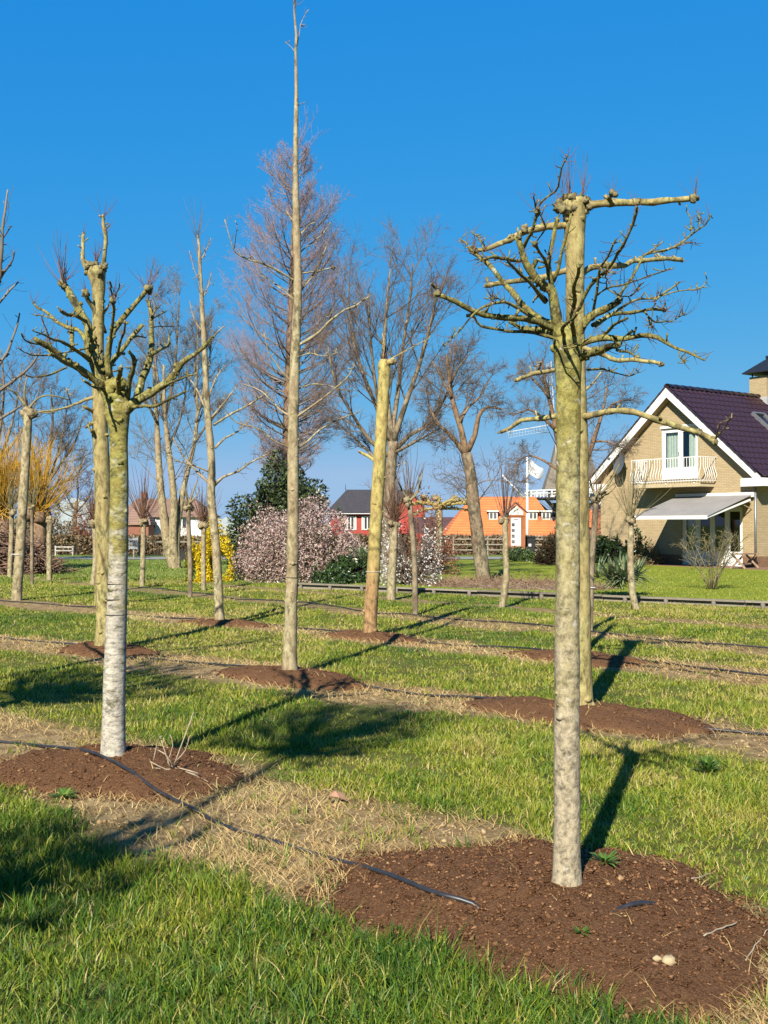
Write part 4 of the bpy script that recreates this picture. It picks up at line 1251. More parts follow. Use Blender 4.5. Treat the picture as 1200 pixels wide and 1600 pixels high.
def tile_matrix(row, colm, s):
    # tile x runs along the ridge, tile y up the slope
    dist = slope_len - row * STEP
    v = V0 + .02 + colm * TW
    if s > 0:
        ex, ey = Vector((0, 1, 0)), Vector((-math.cos(ang), 0, math.sin(ang)))
    else:
        ex, ey = Vector((0, -1, 0)), Vector((math.cos(ang), 0, math.sin(ang)))
        v += TW
    ez = ex.cross(ey)
    pos = Vector((s * dist * math.cos(ang), v, RZ - SL * dist * math.cos(ang))) + ez * .035 - ey * .03
    Mx = Matrix((ex, ey, ez)).transposed().to_4x4()
    Mx.translation = pos
    return Mx
rest_v, rest_f = [], []
base_v = [v.co.copy() for v in tm.vertices]; base_f = [list(p.vertices) for p in tm.polygons]
ncol = int((V1 - V0) / TW)
cnt = 0
for row in range(rows_n + 1):
    for c in range(ncol):
        if row * STEP > slope_len - .25: continue
        near = c < 20
        if near and cnt < 300:
            o = bpy.data.objects.new('roof_tile', tm)
            COL.objects.link(o); o.parent = house
            o.matrix_local = tile_matrix(row, c, 1) @ Matrix.Rotation(rnd.uniform(-.012, .012), 4, 'X')
            cnt += 1
        else:
            Mx = tile_matrix(row, c, 1); k = len(rest_v)
            rest_v += [Mx @ v for v in base_v]; rest_f += [[k + i for i in f] for f in base_f]
        Mx = tile_matrix(row, c, -1); k = len(rest_v)
        rest_v += [Mx @ v for v in base_v]; rest_f += [[k + i for i in f] for f in base_f]
me = bpy.data.meshes.new('roof_tiles'); me.from_pydata(rest_v, [], rest_f); me.update()
tag(link('roof_tiles', me, TILE, house), kind='stuff')
for i in range(26):           # ridge tiles
    v = V0 + i * .45
    mb = MB()
    pts = [(.15 * math.cos(a), 0, RZ + .02 + .12 * math.sin(a)) for a in np.linspace(-.2, math.pi + .2, 9)]
    n = len(pts)
    mb.v = [Vector((x, v, z + .012)) for x, y, z in pts] + [Vector((x * .93, v + .47, z - .004)) for x, y, z in pts]
    mb.f = [[k, k + 1, n + k + 1, n + k] for k in range(n - 1)] + [list(range(n))]
    mb.build('ridge_tile', TILE, house, True, world=False)
SOFF = M('soffit_wood', (.40, .30, .18), (.33, .24, .14), 6, .8)
for s in (-1, 1):             # white verge boards, wooden soffit behind
    d = Vector((s * OV, 0, -SL * OV)).normalized()
    nrm = Vector((d.z * -s, 0, d.x * s))
    mb = MB()
    top0, top1 = Vector((0, 0, RZ + .0)), Vector((s * (OV + .02), 0, RZ - SL * (OV + .02)))
    w_ = .30
    mb.prism([top0 + Vector((0, V0 - .03, 0)), top1 + Vector((0, V0 - .03, 0)), top1 + Vector((0, V0 - .03, -w_)), top0 + Vector((0, V0 - .03, -w_ * 1.32))], (0, .028, 0))
    mb.build('verge_board', MT['white_paint'], house, world=False)
    mb = MB()
    mb.prism([top0 + Vector((0, V0 + .002, -.35)), top1 + Vector((0, V0 + .002, -.24)), top1 + Vector((0, V0 + .002, -.27)), top0 + Vector((0, V0 + .002, -.38))], (0, .315, 0))
    mb.build('soffit', SOFF, house, world=False)
    mb = MB()
    x0, x1 = (WU - .02, OV + .12) if s > 0 else (-OV - .12, -WU + .02)
    ze = RZ - SL * OV
    mb.bx(x0 - (.35 if s > 0 else 0), x1 + (.35 if s < 0 else 0), V0 - .02, V0 + .30, ze - .36, ze - .06)
    mb.bx(x0, x1, V0 + .302, V1, ze - .34, ze - .08)
    mb.build('gutter_box', MT['white_paint'], house, world=False)
# tile edge course along the verge
for s in (-1, 1):
    for i in range(14):
        a, c = i * .385, i * .385 + .40
        p, q = Vector((s * a * math.cos(ang), V0 - .045, RZ - a * math.sin(ang) + .055)), Vector((s * c * math.cos(ang), V0 - .045, RZ - c * math.sin(ang) + .035))
        MB().bar(p, q, .06, .05).build('verge_tile', TILE, house, world=False)

# chimney, skylight, downpipe
ch = MB().bx(-.42, .42, 5.6, 6.95, 5.6, 7.92).build('chimney', MT['brick'], house, world=False)
mb = MB().bx(-.46, .46, 5.56, 5.95, 6.55, 7.02); mb.build('chimney_flashing', M('lead', (.42, .42, .42), (.33, .33, .34), 8, .6), ch, world=False)
mb = MB()
mb.v = [Vector((x, y, 8.1)) for x, y in ((-.62, 5.35), (.62, 5.35), (.62, 7.2), (-.62, 7.2))] + [Vector((0, 6.27, 8.75))] + [Vector((x, y, 8.06)) for x, y in ((-.62, 5.35), (.62, 5.35), (.62, 7.2), (-.62, 7.2))]
mb.f = [[0, 1, 4], [1, 2, 4], [2, 3, 4], [3, 0, 4], [0, 5, 6, 1], [1, 6, 7, 2], [2, 7, 8, 3], [3, 8, 5, 0], [8, 7, 6, 5]]
for x in (-.34, .34):
    for y in (5.7, 6.85): mb.bx(x - .02, x + .02, y - .02, y + .02, 7.92, 8.08)
mb.box((0, 6.27, 8.8), (.1, .1, .12))
mb.build('chimney_cowl', MT['black'], ch, world=False)
m, nt, b = nodes_mat('glass')       # thin window glass: clear with a faint mirror reflection
tr_, gl_, mx_ = nt.nodes.new('ShaderNodeBsdfTransparent'), nt.nodes.new('ShaderNodeBsdfGlossy'), nt.nodes.new('ShaderNodeMixShader')
tr_.inputs[0].default_value = (.86, .92, .90, 1); gl_.inputs['Roughness'].default_value = .02
mx_.inputs[0].default_value = .09; nt.links.new(tr_.outputs[0], mx_.inputs[1]); nt.links.new(gl_.outputs[0], mx_.inputs[2])
nt.links.new(mx_.outputs[0], nt.nodes['Material Output'].inputs[0])
MT['glass'] = m
cs = Vector((1.55, 3.85, RZ - SL * 1.55))
Rr = Matrix((Vector((0, 1, 0)), Vector((-math.cos(ang), 0, math.sin(ang))), Vector((math.sin(ang), 0, math.cos(ang))))).transposed()
sk = MB()
for (x, y, sx, sy) in ((0, .52, .8, .08), (0, -.52, .8, .08), (-.37, 0, .07, .97), (.37, 0, .07, .97)):
    sk.box(cs + Rr @ Vector((x, y, .12)), (sx, sy, .14), Rr)
sko = sk.build('skylight', MT['grey_metal'], house, world=False)
MB().poly([cs + Rr @ Vector((x, y, .12)) for x, y in ((-.34, -.48), (.34, -.48), (.34, .48), (-.34, .48))]).build('pane', MT['glass'], sko, world=False)
MB().tube([(WU + .06, -.06, 3.1), (WU + .06, -.06, .0)], [.045, .045], 10).build('downpipe', MT['grey_metal'], house, True, world=False)

# doors
CURT = M('curtain', (.46, .50, .44), (.36, .40, .35), 14, .9)
def french_doors(u0, u1, z0, z1, leaves, panel, curtains):
    fr = .055
    D = MB()
    D.bx(u0, u1, .06, .15, z1 - fr, z1); D.bx(u0, u0 + fr, .06, .15, z0, z1 - fr); D.bx(u1 - fr, u1, .06, .15, z0, z1 - fr)
    frame = D.build('door_frame', MT['white_paint'], house, world=False)
    wl = (u1 - u0 - 2 * fr) / leaves
    for i in range(leaves):
        a, b_ = u0 + fr + i * wl + .004, u0 + fr + (i + 1) * wl - .004
        L = MB()
        st = .10
        L.bx(a, a + st, .07, .125, z0 + .02, z1 - fr - .004); L.bx(b_ - st, b_, .07, .125, z0 + .02, z1 - fr - .004)
        L.bx(a + st, b_ - st, .07, .125, z1 - fr - .11, z1 - fr - .004); L.bx(a + st, b_ - st, .07, .125, z0 + .02, z0 + .12)
        L.bx(a + st, b_ - st, .085, .115, z0 + .12, z0 + panel)
        L.bx(a + st, b_ - st, .07, .125, z0 + panel, z0 + panel + .06)
        lf = L.build('door', MT['white_paint'], house, world=False)
        MB().poly([(a + st, .1, z0 + panel + .06), (b_ - st, .1, z0 + panel + .06), (b_ - st, .1, z1 - fr - .11), (a + st, .1, z1 - fr - .11)]).build('pane', MT['glass'], lf, world=False)
        if i % 2 == 0:
            MB().bx(b_ - .06, b_ - .04, .03, .07, z0 + .95, z0 + 1.1).build('door_handle', MT['grey_metal'], lf, world=False)
        if curtains[i]:
            mb = MB()
            n = 18
            c0, c1 = (a + st, b_ - st) if curtains[i] == 1 else (a + st + .28 * (b_ - a), b_ - st)
            pts = [(c0 + (c1 - c0) * k / n, .2 + .015 * math.sin(k * 1.7)) for k in range(n + 1)]
            for k in range(n):
                mb.poly([(pts[k][0], pts[k][1], z0 + .2), (pts[k + 1][0], pts[k + 1][1], z0 + .2), (pts[k + 1][0], pts[k + 1][1], z1 - .1), (pts[k][0], pts[k][1], z1 - .1)])
            mb.build('curtain', CURT, lf, world=False)
french_doors(-.56, 1.23, 3.38, 5.42, 2, .42, (1, 2))
french_doors(.44, 3.24, .03, 2.26, 4, .5, (1, 0, 0, 0))
MB().bx(-.6, 1.27, -.012, .05, 5.425, 5.52).build('lintel_trim', MT['white_paint'], house, world=False)

# balcony with bulging bars
BU0, BU1, BD = -1.3, 2.1, .92
bal = MB().bx(BU0 + .1, BU1 - .1, -BD + .05, -.002, 3.05, 3.20).build('balcony', M('concrete', (.52, .43, .27), (.42, .34, .21), 9, .9), house, world=False)
rail = MB()
zt = 4.18
rail.bx(BU0, BU1, -BD - .02, -BD + .02, zt - .03, zt); rail.bx(BU0, BU0 + .04, -BD + .022, -.002, zt - .03, zt); rail.bx(BU1 - .04, BU1, -BD + .022, -.002, zt - .03, zt)
rail.bx(BU0, BU1, -BD - .02, -BD + .02, 3.26, 3.29); rail.bx(BU0, BU0 + .04, -BD + .022, -.002, 3.26, 3.29); rail.bx(BU1 - .04, BU1, -BD + .022, -.002, 3.26, 3.29)
for x in (BU0 + .35, (BU0 + BU1) / 2, BU1 - .35): rail.bx(x - .025, x + .025, -BD + .021, -BD + .055, 3.16, 3.262)
rl = rail.build('railing', MT['white_paint'], bal, world=False)
prof = [(0, 4.16), (0, 4.0), (-.005, 3.9), (.0, 3.8), (.05, 3.66), (.10, 3.52), (.10, 3.42), (.05, 3.33), (0, 3.28)]
def bar_at(u, v, ou, ov):
    pts = [Vector((u + ou * o, v + ov * o, z)) for o, z in prof]
    q, rr = crom(pts, [.012] * len(pts), .08)
    MB().tube(q, rr, 5).build('baluster', MT['white_paint'], bal, True, world=False)
for i in range(27): bar_at(BU0 + .03 + i * (BU1 - BU0 - .06) / 26, -BD, 0, -1)
for i in range(6):
    bar_at(BU0 + .02, -.12 - i * .13, -1, 0); bar_at(BU1 - .02, -.12 - i * .13, 1, 0)

# awning
AW0, AW1, AP = .32, 3.74, 2.75
aw = MB().bx(AW0 - .05, AW1 + .07, -.16, -.002, 2.62, 2.80).build('awning', MT['white_plastic'], house, world=False)
CLOTH = M('awning_cloth', (.27, .255, .238), (.235, .22, .205), 2, .85)
mb = MB()
mb.prism([(AW0, -.14, 2.70), (AW0, -AP, 1.90), (AW0, -AP, 1.885), (AW0, -.14, 2.685)], (AW1 - AW0, 0, 0))
mb.build('awning_cloth', CLOTH, aw, world=False)
MB().bx(AW0 - .04, AW1 + .04, -AP - .07, -AP - .002, 1.80, 1.93).build('front_bar', MT['white_paint'], aw, world=False)
for u, el in ((AW0 + .1, .55), (AW1 - .06, -.0)):
    mb = MB()
    mb.bar((u, -.15, 2.52), (u, -AP, 1.845), .05, .07)
    mb.build('folding_arm', MT['white_paint'], aw, world=False)
MB().bar((AW1 - .1, -.02, 2.18), (AW1 - .1, -.6, 2.36), .03, .03).build('stay', SOFF, aw, world=False)

# satellite dish
dsh = MB()
cc = Vector((-2.38, -.42, 4.12))
nd = Vector((-.35, -.9, .28)).normalized()
a1 = nd.orthogonal().normalized(); a2 = nd.cross(a1)
n = 24
for j, (rr_, dep) in enumerate(((0, .10), (.2, .085), (.36, .045), (.46, 0))):
    for k in range(n if j else 1):
        a = 6.2832 * k / n
        dsh.v.append(cc + (a1 * math.cos(a) + a2 * math.sin(a)) * rr_ - nd * dep)
for k in range(n):
    k2 = (k + 1) % n
    dsh.f.append([0, 1 + k, 1 + k2])
    for j in range(2): dsh.f.append([1 + j * n + k, 1 + (j + 1) * n + k, 1 + (j + 1) * n + k2, 1 + j * n + k2])
dish = thing('satellite_dish', H(-2.38, -.42, 4.12), 'grey satellite dish fixed to the gable wall beside the balcony', 'satellite dish', rz=-HA)
def house_to(o, mbx):          # house coordinates -> this thing's coordinates
    for i, v in enumerate(mbx.v): mbx.v[i] = Vector(v) - cc
    return mbx
house_to(dish, dsh).build('reflector', MT['dish_grey'], dish, True, world=False)
ar = MB().tube([cc - nd * .08, Vector((-2.3, -.05, 3.95)), Vector((-2.3, .0, 3.95))], [.02, .02, .02], 6)
house_to(dish, ar).build('bracket', MT['grey_metal'], dish, world=False)
ar = MB().tube([cc - a2 * .42, cc + nd * .45 - a2 * .1], [.012, .012], 6)
ar.box(cc + nd * .47 - a2 * .08, (.08, .08, .12))
house_to(dish, ar).build('feed_arm', MT['grey_metal'], dish, world=False)

# carport roof and firewood at the left corner of the house
cp = thing('carport', H(-4.9, 1.0, 0), 'white flat-roofed carport edge at the left side of the gabled house', 'carport', rz=-HA)
MB().bx(-.95, 1.05, -.2, 3.5, 3.25, 3.52).build('fascia', MT['white_paint'], cp, world=False)
MB().bx(-.5, .9, .3, 3.4, 2.35, 2.75).build('beam', MT['white_plastic'], cp, world=False)
for y in (.0, 3.3): MB().bx(-.9, -.78, y, y + .12, -.02, 3.25).build('post', MT['white_paint'], cp, world=False)
fw = thing('firewood_stack', H(-4.2, .75, 0), 'stack of split red-brown firewood against the left corner of the house', 'firewood', rz=-HA)
FWM = [M('log_%d' % i, c, None, 12, .9) for i, c in enumerate(((.34, .14, .07), (.28, .12, .06), (.42, .22, .12)))]
for i in range(5):
    for j in range(22):
        r = rnd.uniform(.045, .062)
        x, z = -.28 + i * .125 + (j % 2) * .05, .06 + j * .108
        mb = MB(); mb.tube([(x, -.3 + rnd.uniform(-.04, .04), z), (x, .3, z)], [r, r], 6)
        mb.build('log', FWM[rnd.randrange(3)], fw, world=False)

# terrace of brick pavers
TER = M('terrace_paver', (.27, .15, .10), (.18, .10, .07), 6, .9)
mb = MB()
ter = [H(-4.3, -1.1), H(7.5, -1.6), H(7.5, .5), H(-4.3, .5)]
mb.v = [Vector((p.x, p.y, .036)) for p in ter] + [Vector((p.x, p.y, -.1)) for p in ter]
mb.f = [[0, 1, 2, 3], [0, 4, 5, 1], [1, 5, 6, 2], [3, 7, 4, 0]]
tag(mb.build('terrace', TER), 'red-brown paved terrace along the gabled house', kind='structure')
# rustic trestle on the terrace
tr = thing('wooden_trestle', H(4.05, -1.0, .036), 'weathered wooden trestle bench on the terrace by the downpipe', 'trestle', rz=-HA + .2)
WOODW = M('weathered_wood', (.36, .24, .16), (.24, .15, .10), 9, .9)
for s in (-1, 1):
    for y in (-.55, .55):
        mb = MB(); mb.bar((-s * .28, y, 0), (s * .22, y + .04 * s, .52), .05, .06); mb.build('leg', WOODW, tr, world=False)
for x in (-.13, 0.0, .13):
    mb = MB(); mb.bx(x - .055, x + .055, -.75, .75, .50, .54); mb.build('plank', WOODW, tr, world=False)
MB().bar((0, -.5, .16), (0, .5, .16), .05, .05).build('brace', WOODW, tr, world=False)

# ------------------------------------------------------------------ garden: lawn, edging boards, bed
E0, E1 = G(486, 913, .12), G(1200, 941, .12)
eu = (E1 - E0); eu.z = 0; eu.normalize()
en = Vector((-eu.y, eu.x, 0))
m, nt, b = nodes_mat('lawn')
b.inputs['Roughness'].default_value = .9; b.inputs['Specular IOR Level'].default_value = .1
co = coords(nt)
col = ramp(nt, noise_tex(nt, co, .8, 5), [(.3, (.17, .21, .022)), (.7, (.27, .30, .03))])
col = mixc(nt, mapr(nt, noise_tex(nt, co, 25, 4), .35, .7, 0, .5), col, (.13, .16, .018))
nt.links.new(col, b.inputs['Base Color']); bump(nt, b, noise_tex(nt, co, 40, 4), .6, .03)
lp = [E0 + en * .12, E0 + eu * 17 + en * .12, Vector((30, 22, 0)), Vector((34, 47, 0)), Vector((0, 49, 0)), Vector((-2.6, 44, 0)), E0 + en * 6 - eu * .8]
mb = MB(); mb.v = [Vector((p.x, p.y, .03)) for p in lp] + [Vector((p.x, p.y, -.08)) for p in lp]
k = len(lp); mb.f = [list(range(k))] + [[i, k + i, k + (i + 1) % k, (i + 1) % k] for i in range(k)]
tag(mb.build('lawn', m), 'bright mown garden lawn behind the timber edging', kind='structure')
LAWNB = leafy('lawn_blade', [(0, (.35, .35, .045)), (.5, (.25, .30, .03)), (1, (.15, .22, .025))], .3, .5)
N = 40000
s_, t_ = rng.uniform(0, 15, N), rng.uniform(.2, 16, N) ** 1.0
x, y = E0.x + eu.x * s_ + en.x * t_, E0.y + eu.y * s_ + en.y * t_
uu = (x - HC.x) * math.cos(HA) - (y - HC.y) * math.sin(HA); vv = (x - HC.x) * math.sin(HA) + (y - HC.y) * math.cos(HA)
bedm = ((x - 3.2) / 2.6) ** 2 + ((y - (27.9 - .4 * (x - 3.2))) / 1.6) ** 2
k = ((vv < -1.5) | (uu < -4.5)) & (bedm > 1) & (y < 45)
x, y = x[k], y[k]; N = len(x)
g = blades(x, y, np.full(N, .03), rng.uniform(.025, .05, N), rng.uniform(.006, .011, N), rng.uniform(.1, .9, N), rng.uniform(0, 6.28, N), rng.uniform(0, 6.28, N), np.clip(rng.normal(.5, .25, N), 0, 1), 'lawn_grass', LAWNB)
tag(g, 'short mown grass of the garden lawn', 'grass', kind='stuff')

WOOD_E = [M('edging_wood_%d' % i, c, tuple(v * .7 for v in c), 7, .9, .3, stretch=(1, 1, 6)) for i, c in enumerate(((.25, .215, .165), (.30, .26, .205), (.20, .17, .13)))]
eg = thing('timber_edging', (E0.x, E0.y, 0), 'low grey timber edging of boards on posts along the garden lawn', 'edging')
DARKB = M('edging_shadow_board', (.07, .06, .05), (.05, .04, .03), 6, .95)
L_tot, i = 17.0, 0
s0 = -.6
while s0 < L_tot:
    L = rnd.uniform(2.4, 3.1)
    a, c = E0 + eu * s0, E0 + eu * (s0 + L - .012)
    dz = rnd.uniform(-.008, .008)
    mb = MB(); mb.bar((a.x, a.y, .125 + dz), (c.x, c.y, .125 + dz), .13, .035); mb.build('plank', WOOD_E[i % 3], eg)
    mb = MB(); mb.bar((a.x + en.x * .03, a.y + en.y * .03, .045), (c.x + en.x * .03, c.y + en.y * .03, .045), .03, .115); mb.build('back_board', WOOD_E[(i + 1) % 3], eg)
    s0 += L; i += 1
s0 = -.3
while s0 < L_tot:
    c = E0 + eu * s0 - en * .03
    mb = MB(); mb.tube([(c.x, c.y, -.1), (c.x, c.y, .105)], [.045, .043], 9); mb.build('post', WOOD_E[2], eg, True)
    s0 += rnd.uniform(.85, 1.05)

m, nt, b = nodes_mat('bed_soil')
b.inputs['Roughness'].default_value = 1
co = coords(nt)
nt.links.new(ramp(nt, noise_tex(nt, co, 6, 6, .7), [(.3, (.10, .06, .035)), (.55, (.26, .18, .10)), (.75, (.36, .27, .16))]), b.inputs['Base Color'])
bump(nt, b, noise_tex(nt, co, 12, 5), 1, .06)
mb = MB()
bc = Vector((3.2, 27.9, .034)); na = 60
mb.v = [bc + Vector((0, 0, .10))]
for rr_, zz in ((.35, .09), (.7, .05), (1.0, -.01)):
    for k in range(na):
        a = 6.2832 * k / na
        e = 1 + .08 * math.sin(3 * a) + .05 * math.sin(5 * a + 1)
        x = 2.6 * rr_ * e * math.cos(a)
        mb.v.append(bc + Vector((x, 1.6 * rr_ * e * math.sin(a) - .4 * x, zz + .03 * noise.noise(Vector((x, a * 3, rr_))))))
mb.f = [[0, 1 + k, 1 + (k + 1) % na] for k in range(na)]
for j in range(2): mb.f += [[1 + j * na + k, 1 + (j + 1) * na + k, 1 + (j + 1) * na + (k + 1) % na, 1 + j * na + (k + 1) % na] for k in range(na)]
tag(mb.build('flower_bed', m, None, True), 'bare brown garden bed behind the timber edging', kind='structure')
N = 2600
a_, r_ = rng.uniform(0, 6.283, N), np.sqrt(rng.uniform(0, 1, N)) * .97
x = 2.6 * r_ * np.cos(a_); y = 1.6 * r_ * np.sin(a_) - .4 * x
pos = np.stack([3.2 + x, 27.9 + y, .03 + .10 * (1 - r_ ** 2)], -1)
D = unit(rng.normal(size=(N, 3)) * np.array([1, 1, .35]) + np.array([0, 0, .25]))
Pk = pos[:, None, :] + D[:, None, :] * (np.linspace(0, 1, 3)[None, :, None] * rng.uniform(.08, .32, N)[:, None, None])
tag(tubes_obj('bed_stubble', [(Pk, np.full((N, 3), .006), 3)], M('dry_bed_stem', (.34, .23, .14), (.17, .10, .06), 2, .9), None, (0, 0, 0)), 'dry brown stems and stubble on the garden bed', 'stubble', kind='stuff')

# ------------------------------------------------------------------ big bare trees behind the field
def limb_np(pts, rad, K):
    """resample a smooth limb to K points"""
    q, rr = crom(pts, rad, .1)
    ii = np.linspace(0, len(q) - 1, K)
    A = np.array([list(v) for v in q]); R = np.array(rr)
    i0 = np.minimum(ii.astype(int), len(q) - 2); f = ii - i0
    return A[i0] * (1 - f[:, None]) + A[i0 + 1] * f[:, None], R[i0] * (1 - f) + R[i0 + 1] * f

def bare_tree(name, label, d, stems, limbs, levels, bmat, lmat, tmat, seed, group='large bare trees behind the field', base_z=0.0):
    """stems, limbs: [(px path, r0 px, r1 px, depth swing)], levels: sprouting rules for branches and twigs"""
    rg = np.random.default_rng(seed); k = d / F
    px0, py0 = stems[0][0][0]
    ft = P(px0, py0, d)
    t = thing(name, (ft.x, ft.y, float(gz(ft.x, ft.y)) - .03 + base_z), label, 'tree', group)
    allP, allR = [], []
    for si, (path, r0, r1, dd) in enumerate(stems):
        n = len(path)
        pts = [P(px, py, d + dd * (i / (n - 1))) for i, (px, py) in enumerate(path)]
        rad = [(r0 + (r1 - r0) * (i / (n - 1))) * k for i in range(n)]
        zb = float(gz(ft.x, ft.y)) - .1 + base_z
        if si == 0 or abs(path[0][1] - py0) < 12:
            pts.insert(0, Vector((pts[0].x, pts[0].y, min(zb, pts[0].z - .05)))); rad.insert(0, rad[0] * 1.15)
        q, rr = crom(pts, rad, .22)
        MB().tube(q, rr, 12, .10, 3).build('trunk', MT[bmat], t, True)
        a, r_ = limb_np(pts[len(pts) // 3:], rad[len(pts) // 3:], 7)
        allP.append(a); allR.append(r_)
    for path, r0, r1, dd in limbs:
        n = len(path)
        pts = [P(px, py, d + dd * (i / (n - 1))) for i, (px, py) in enumerate(path)]
        rad = [(r0 + (r1 - r0) * (i / (n - 1))) * k * .74 for i in range(n)]
        a, r_ = limb_np(pts, rad, 7)
        q, rr = crom(pts, rad, .25)
        MB().tube(q, rr, 7, .08, 4).build('branch', MT[lmat], t, True)
        allP.append(a); allR.append(r_)
    Pp, Rp = np.stack(allP), np.stack(allR)
    outs = []
    for (c, t0, t1, an, ratio, rr_, up, wander, K, sides, lim, minr) in levels:
        Pc, Rc = sprout(Pp, Rp, c, t0, t1, an, ratio, rr_, up, wander, K, rg, minr=minr, lim=lim)
        outs.append((Pc, Rc, sides))
        Pp, Rp = Pc, Rc
    tag(tubes_obj('crown', outs, MT[tmat], t, t.location), kind='stuff')
    return t

def L_(c, t0, t1, an, ratio, rr_, up, wander, K, sides, lim, minr): return (c, t0, t1, an, ratio, rr_, up, wander, K, sides, lim, minr)

# conical tree behind the tall stem
d = 41.0
rs = random.Random(77)
limbs = []
NL = 150
for i in range(NL):
    f = ((i + .5) / NL) ** 1.35             # 0 low .. 1 top, crowded low where the crown is wide
    y0 = 745 - f * 500
    half = 120 * min(1, (745 - y0 + 80) / 190) if y0 > 560 else 116 * ((y0 - 215) / 345) ** .72
    half = max(half, 5) * rs.uniform(.55, 1.0) ** .7
    s = rs.choice((-1, 1)) * rs.uniform(.05, 1) ** .5
    sw = rs.choice((-1, 1)) * math.sqrt(max(0, 1 - s * s)) * half * d / F
    x0 = 451 + (745 - y0) * .022
    rise = half * (.55 + .6 * f) * rs.uniform(.75, 1.15)
    limbs.append(([(x0, y0), (x0 + s * half * .35, y0 - rise * .20), (x0 + s * half * .72, y0 - rise * .52), (x0 + s * half, y0 - rise)], 2.4 - 1.3 * f, .6, sw))
bare_tree('conical_tree', 'tall conical bare tree with fine purplish twigs rising behind the very tall straight stem', d,
          [([(450, 884), (449, 780), (449, 680), (452, 560), (456, 440), (460, 320), (462, 235)], 11, 1.2, .0)], limbs,
          [L_(8, .12, 1, (20, 50), .46, .5, .16, .10, 4, 3, (.15, 1.5), .007), L_(6, .12, 1, (22, 55), .52, .55, .12, .12, 3, 3, (.10, .7), .0046), L_(4, .15, 1, (25, 55), .6, .8, .08, .12, 3, 3, (.06, .35), .0036)],
          'bark_brown', 'twig_grey', 'twig_purple', 61)

# spreading tree behind the cut-off stem
d = 33.0
bare_tree('spreading_tree', 'spreading bare tree with rounded crown behind the cut-off yellow stem', d,
          [([(606, 896), (606, 820), (610, 745), (614, 690)], 10, 8, 0)],
          [([(614, 700), (606, 640), (600, 560), (604, 480), (610, 420)], 9, 1.5, .3), ([(614, 690), (634, 630), (655, 570), (672, 510), (684, 455)], 7, 1.4, -.8), ([(612, 700), (590, 640), (566, 580), (548, 510), (545, 440)], 6, 1.2, .9),
           ([(612, 716), (580, 690), (552, 650), (525, 600), (512, 540)], 5.5, 1.2, -1.0), ([(616, 705), (640, 680), (672, 660), (700, 610), (712, 550)], 5.5, 1.2, 1.0), ([(616, 708), (640, 695), (668, 680), (690, 668)], 4, 1.2, -1.4),
           ([(612, 680), (622, 610), (630, 540), (640, 470), (645, 412)], 6, 1.2, 1.4), ([(610, 690), (590, 620), (580, 540), (576, 460)], 5, 1.2, -1.5), ([(608, 740), (585, 715), (560, 690), (535, 668)], 4.5, 1.2, .6)],
          [L_(13, .2, 1, (20, 50), .42, .5, .10, .09, 5, 3, (.5, 2.0), .009), L_(8, .15, 1, (22, 52), .5, .55, .09, .12, 4, 3, (.3, 1.0), .0062), L_(9, .15, 1, (25, 60), .55, .7, .04, .13, 3, 3, (.15, .55), .0040)],
          'bark_grey', 'bark_grey', 'twig_brown', 62)

# leaning tree in the garden
d = 30.5
bare_tree('leaning_tree', 'leaning bare garden tree with grey furrowed trunk and tangled twigs, left of the notice board', d,
          [([(756, 907), (748, 850), (740, 790), (735, 740), (728, 708)], 11.5, 8, 0)],
          [([(728, 712), (714, 692), (700, 676), (680, 660)], 7, 2.5, -.3), ([(728, 710), (720, 670), (708, 630), (702, 590), (698, 555)], 8, 2.2, .2), ([(730, 705), (742, 680), (748, 650), (762, 636), (785, 640)], 7, 1.8, -.4),
           ([(718, 660), (732, 636), (750, 620), (765, 590)], 4, 1.2, .6), ([(705, 620), (690, 590), (676, 565)], 3.5, 1.2, .3), ([(704, 600), (716, 575), (735, 552)], 3.2, 1.2, -.5), ([(690, 668), (672, 640), (668, 610)], 3.2, 1.2, .4),
           ([(738, 762), (755, 752), (775, 750), (800, 756), (822, 760)], 1.3, .5, -.4)],
          [L_(9, .25, 1, (25, 65), .5, .5, .04, .16, 5, 4, (.3, 1.6), .008), L_(7, .15, 1, (25, 65), .52, .55, .0, .2, 4, 3, (.25, .9), .0056), L_(9, .15, 1, (25, 70), .55, .7, -.03, .2, 3, 3, (.12, .5), .0036)],
          'bark_grey', 'bark_brown', 'twig_brown', 63)

# tree behind the big pollards
d = 36.5
bare_tree('forked_tree', 'forked bare tree with drooping twigs behind the two big right-hand pollards', d,
          [([(898, 892), (897, 820), (890, 770), (882, 735)], 11, 8.5, 0)],
          [([(884, 745), (872, 690), (862, 640), (850, 590), (848, 560)], 8, 1.6, .2), ([(890, 760), (915, 720), (930, 680), (942, 640), (950, 600)], 8, 1.4, -.3), ([(886, 740), (896, 680), (904, 620), (908, 560)], 6, 1.4, .8),
           ([(868, 672), (845, 650), (825, 640), (800, 650)], 4, 1.0, -.5), ([(858, 620), (836, 596), (816, 580)], 3.5, 1.0, .4), ([(938, 650), (960, 630), (980, 625)], 3.2, 1.0, .4), ([(926, 690), (950, 690), (972, 700)], 3, .9, -.6), ([(880, 740), (850, 720), (826, 712), (806, 722)], 3.4, .9, .5)],
          [L_(11, .2, 1, (25, 65), .48, .5, .03, .15, 5, 4, (.5, 1.8), .009), L_(7, .15, 1, (25, 65), .5, .55, .0, .18, 4, 3, (.3, 1.0), .0062), L_(9, .15, 1, (25, 70), .55, .7, -.04, .18, 3, 3, (.15, .55), .0040)],
          'bark_grey', 'bark_brown', 'twig_brown', 64)

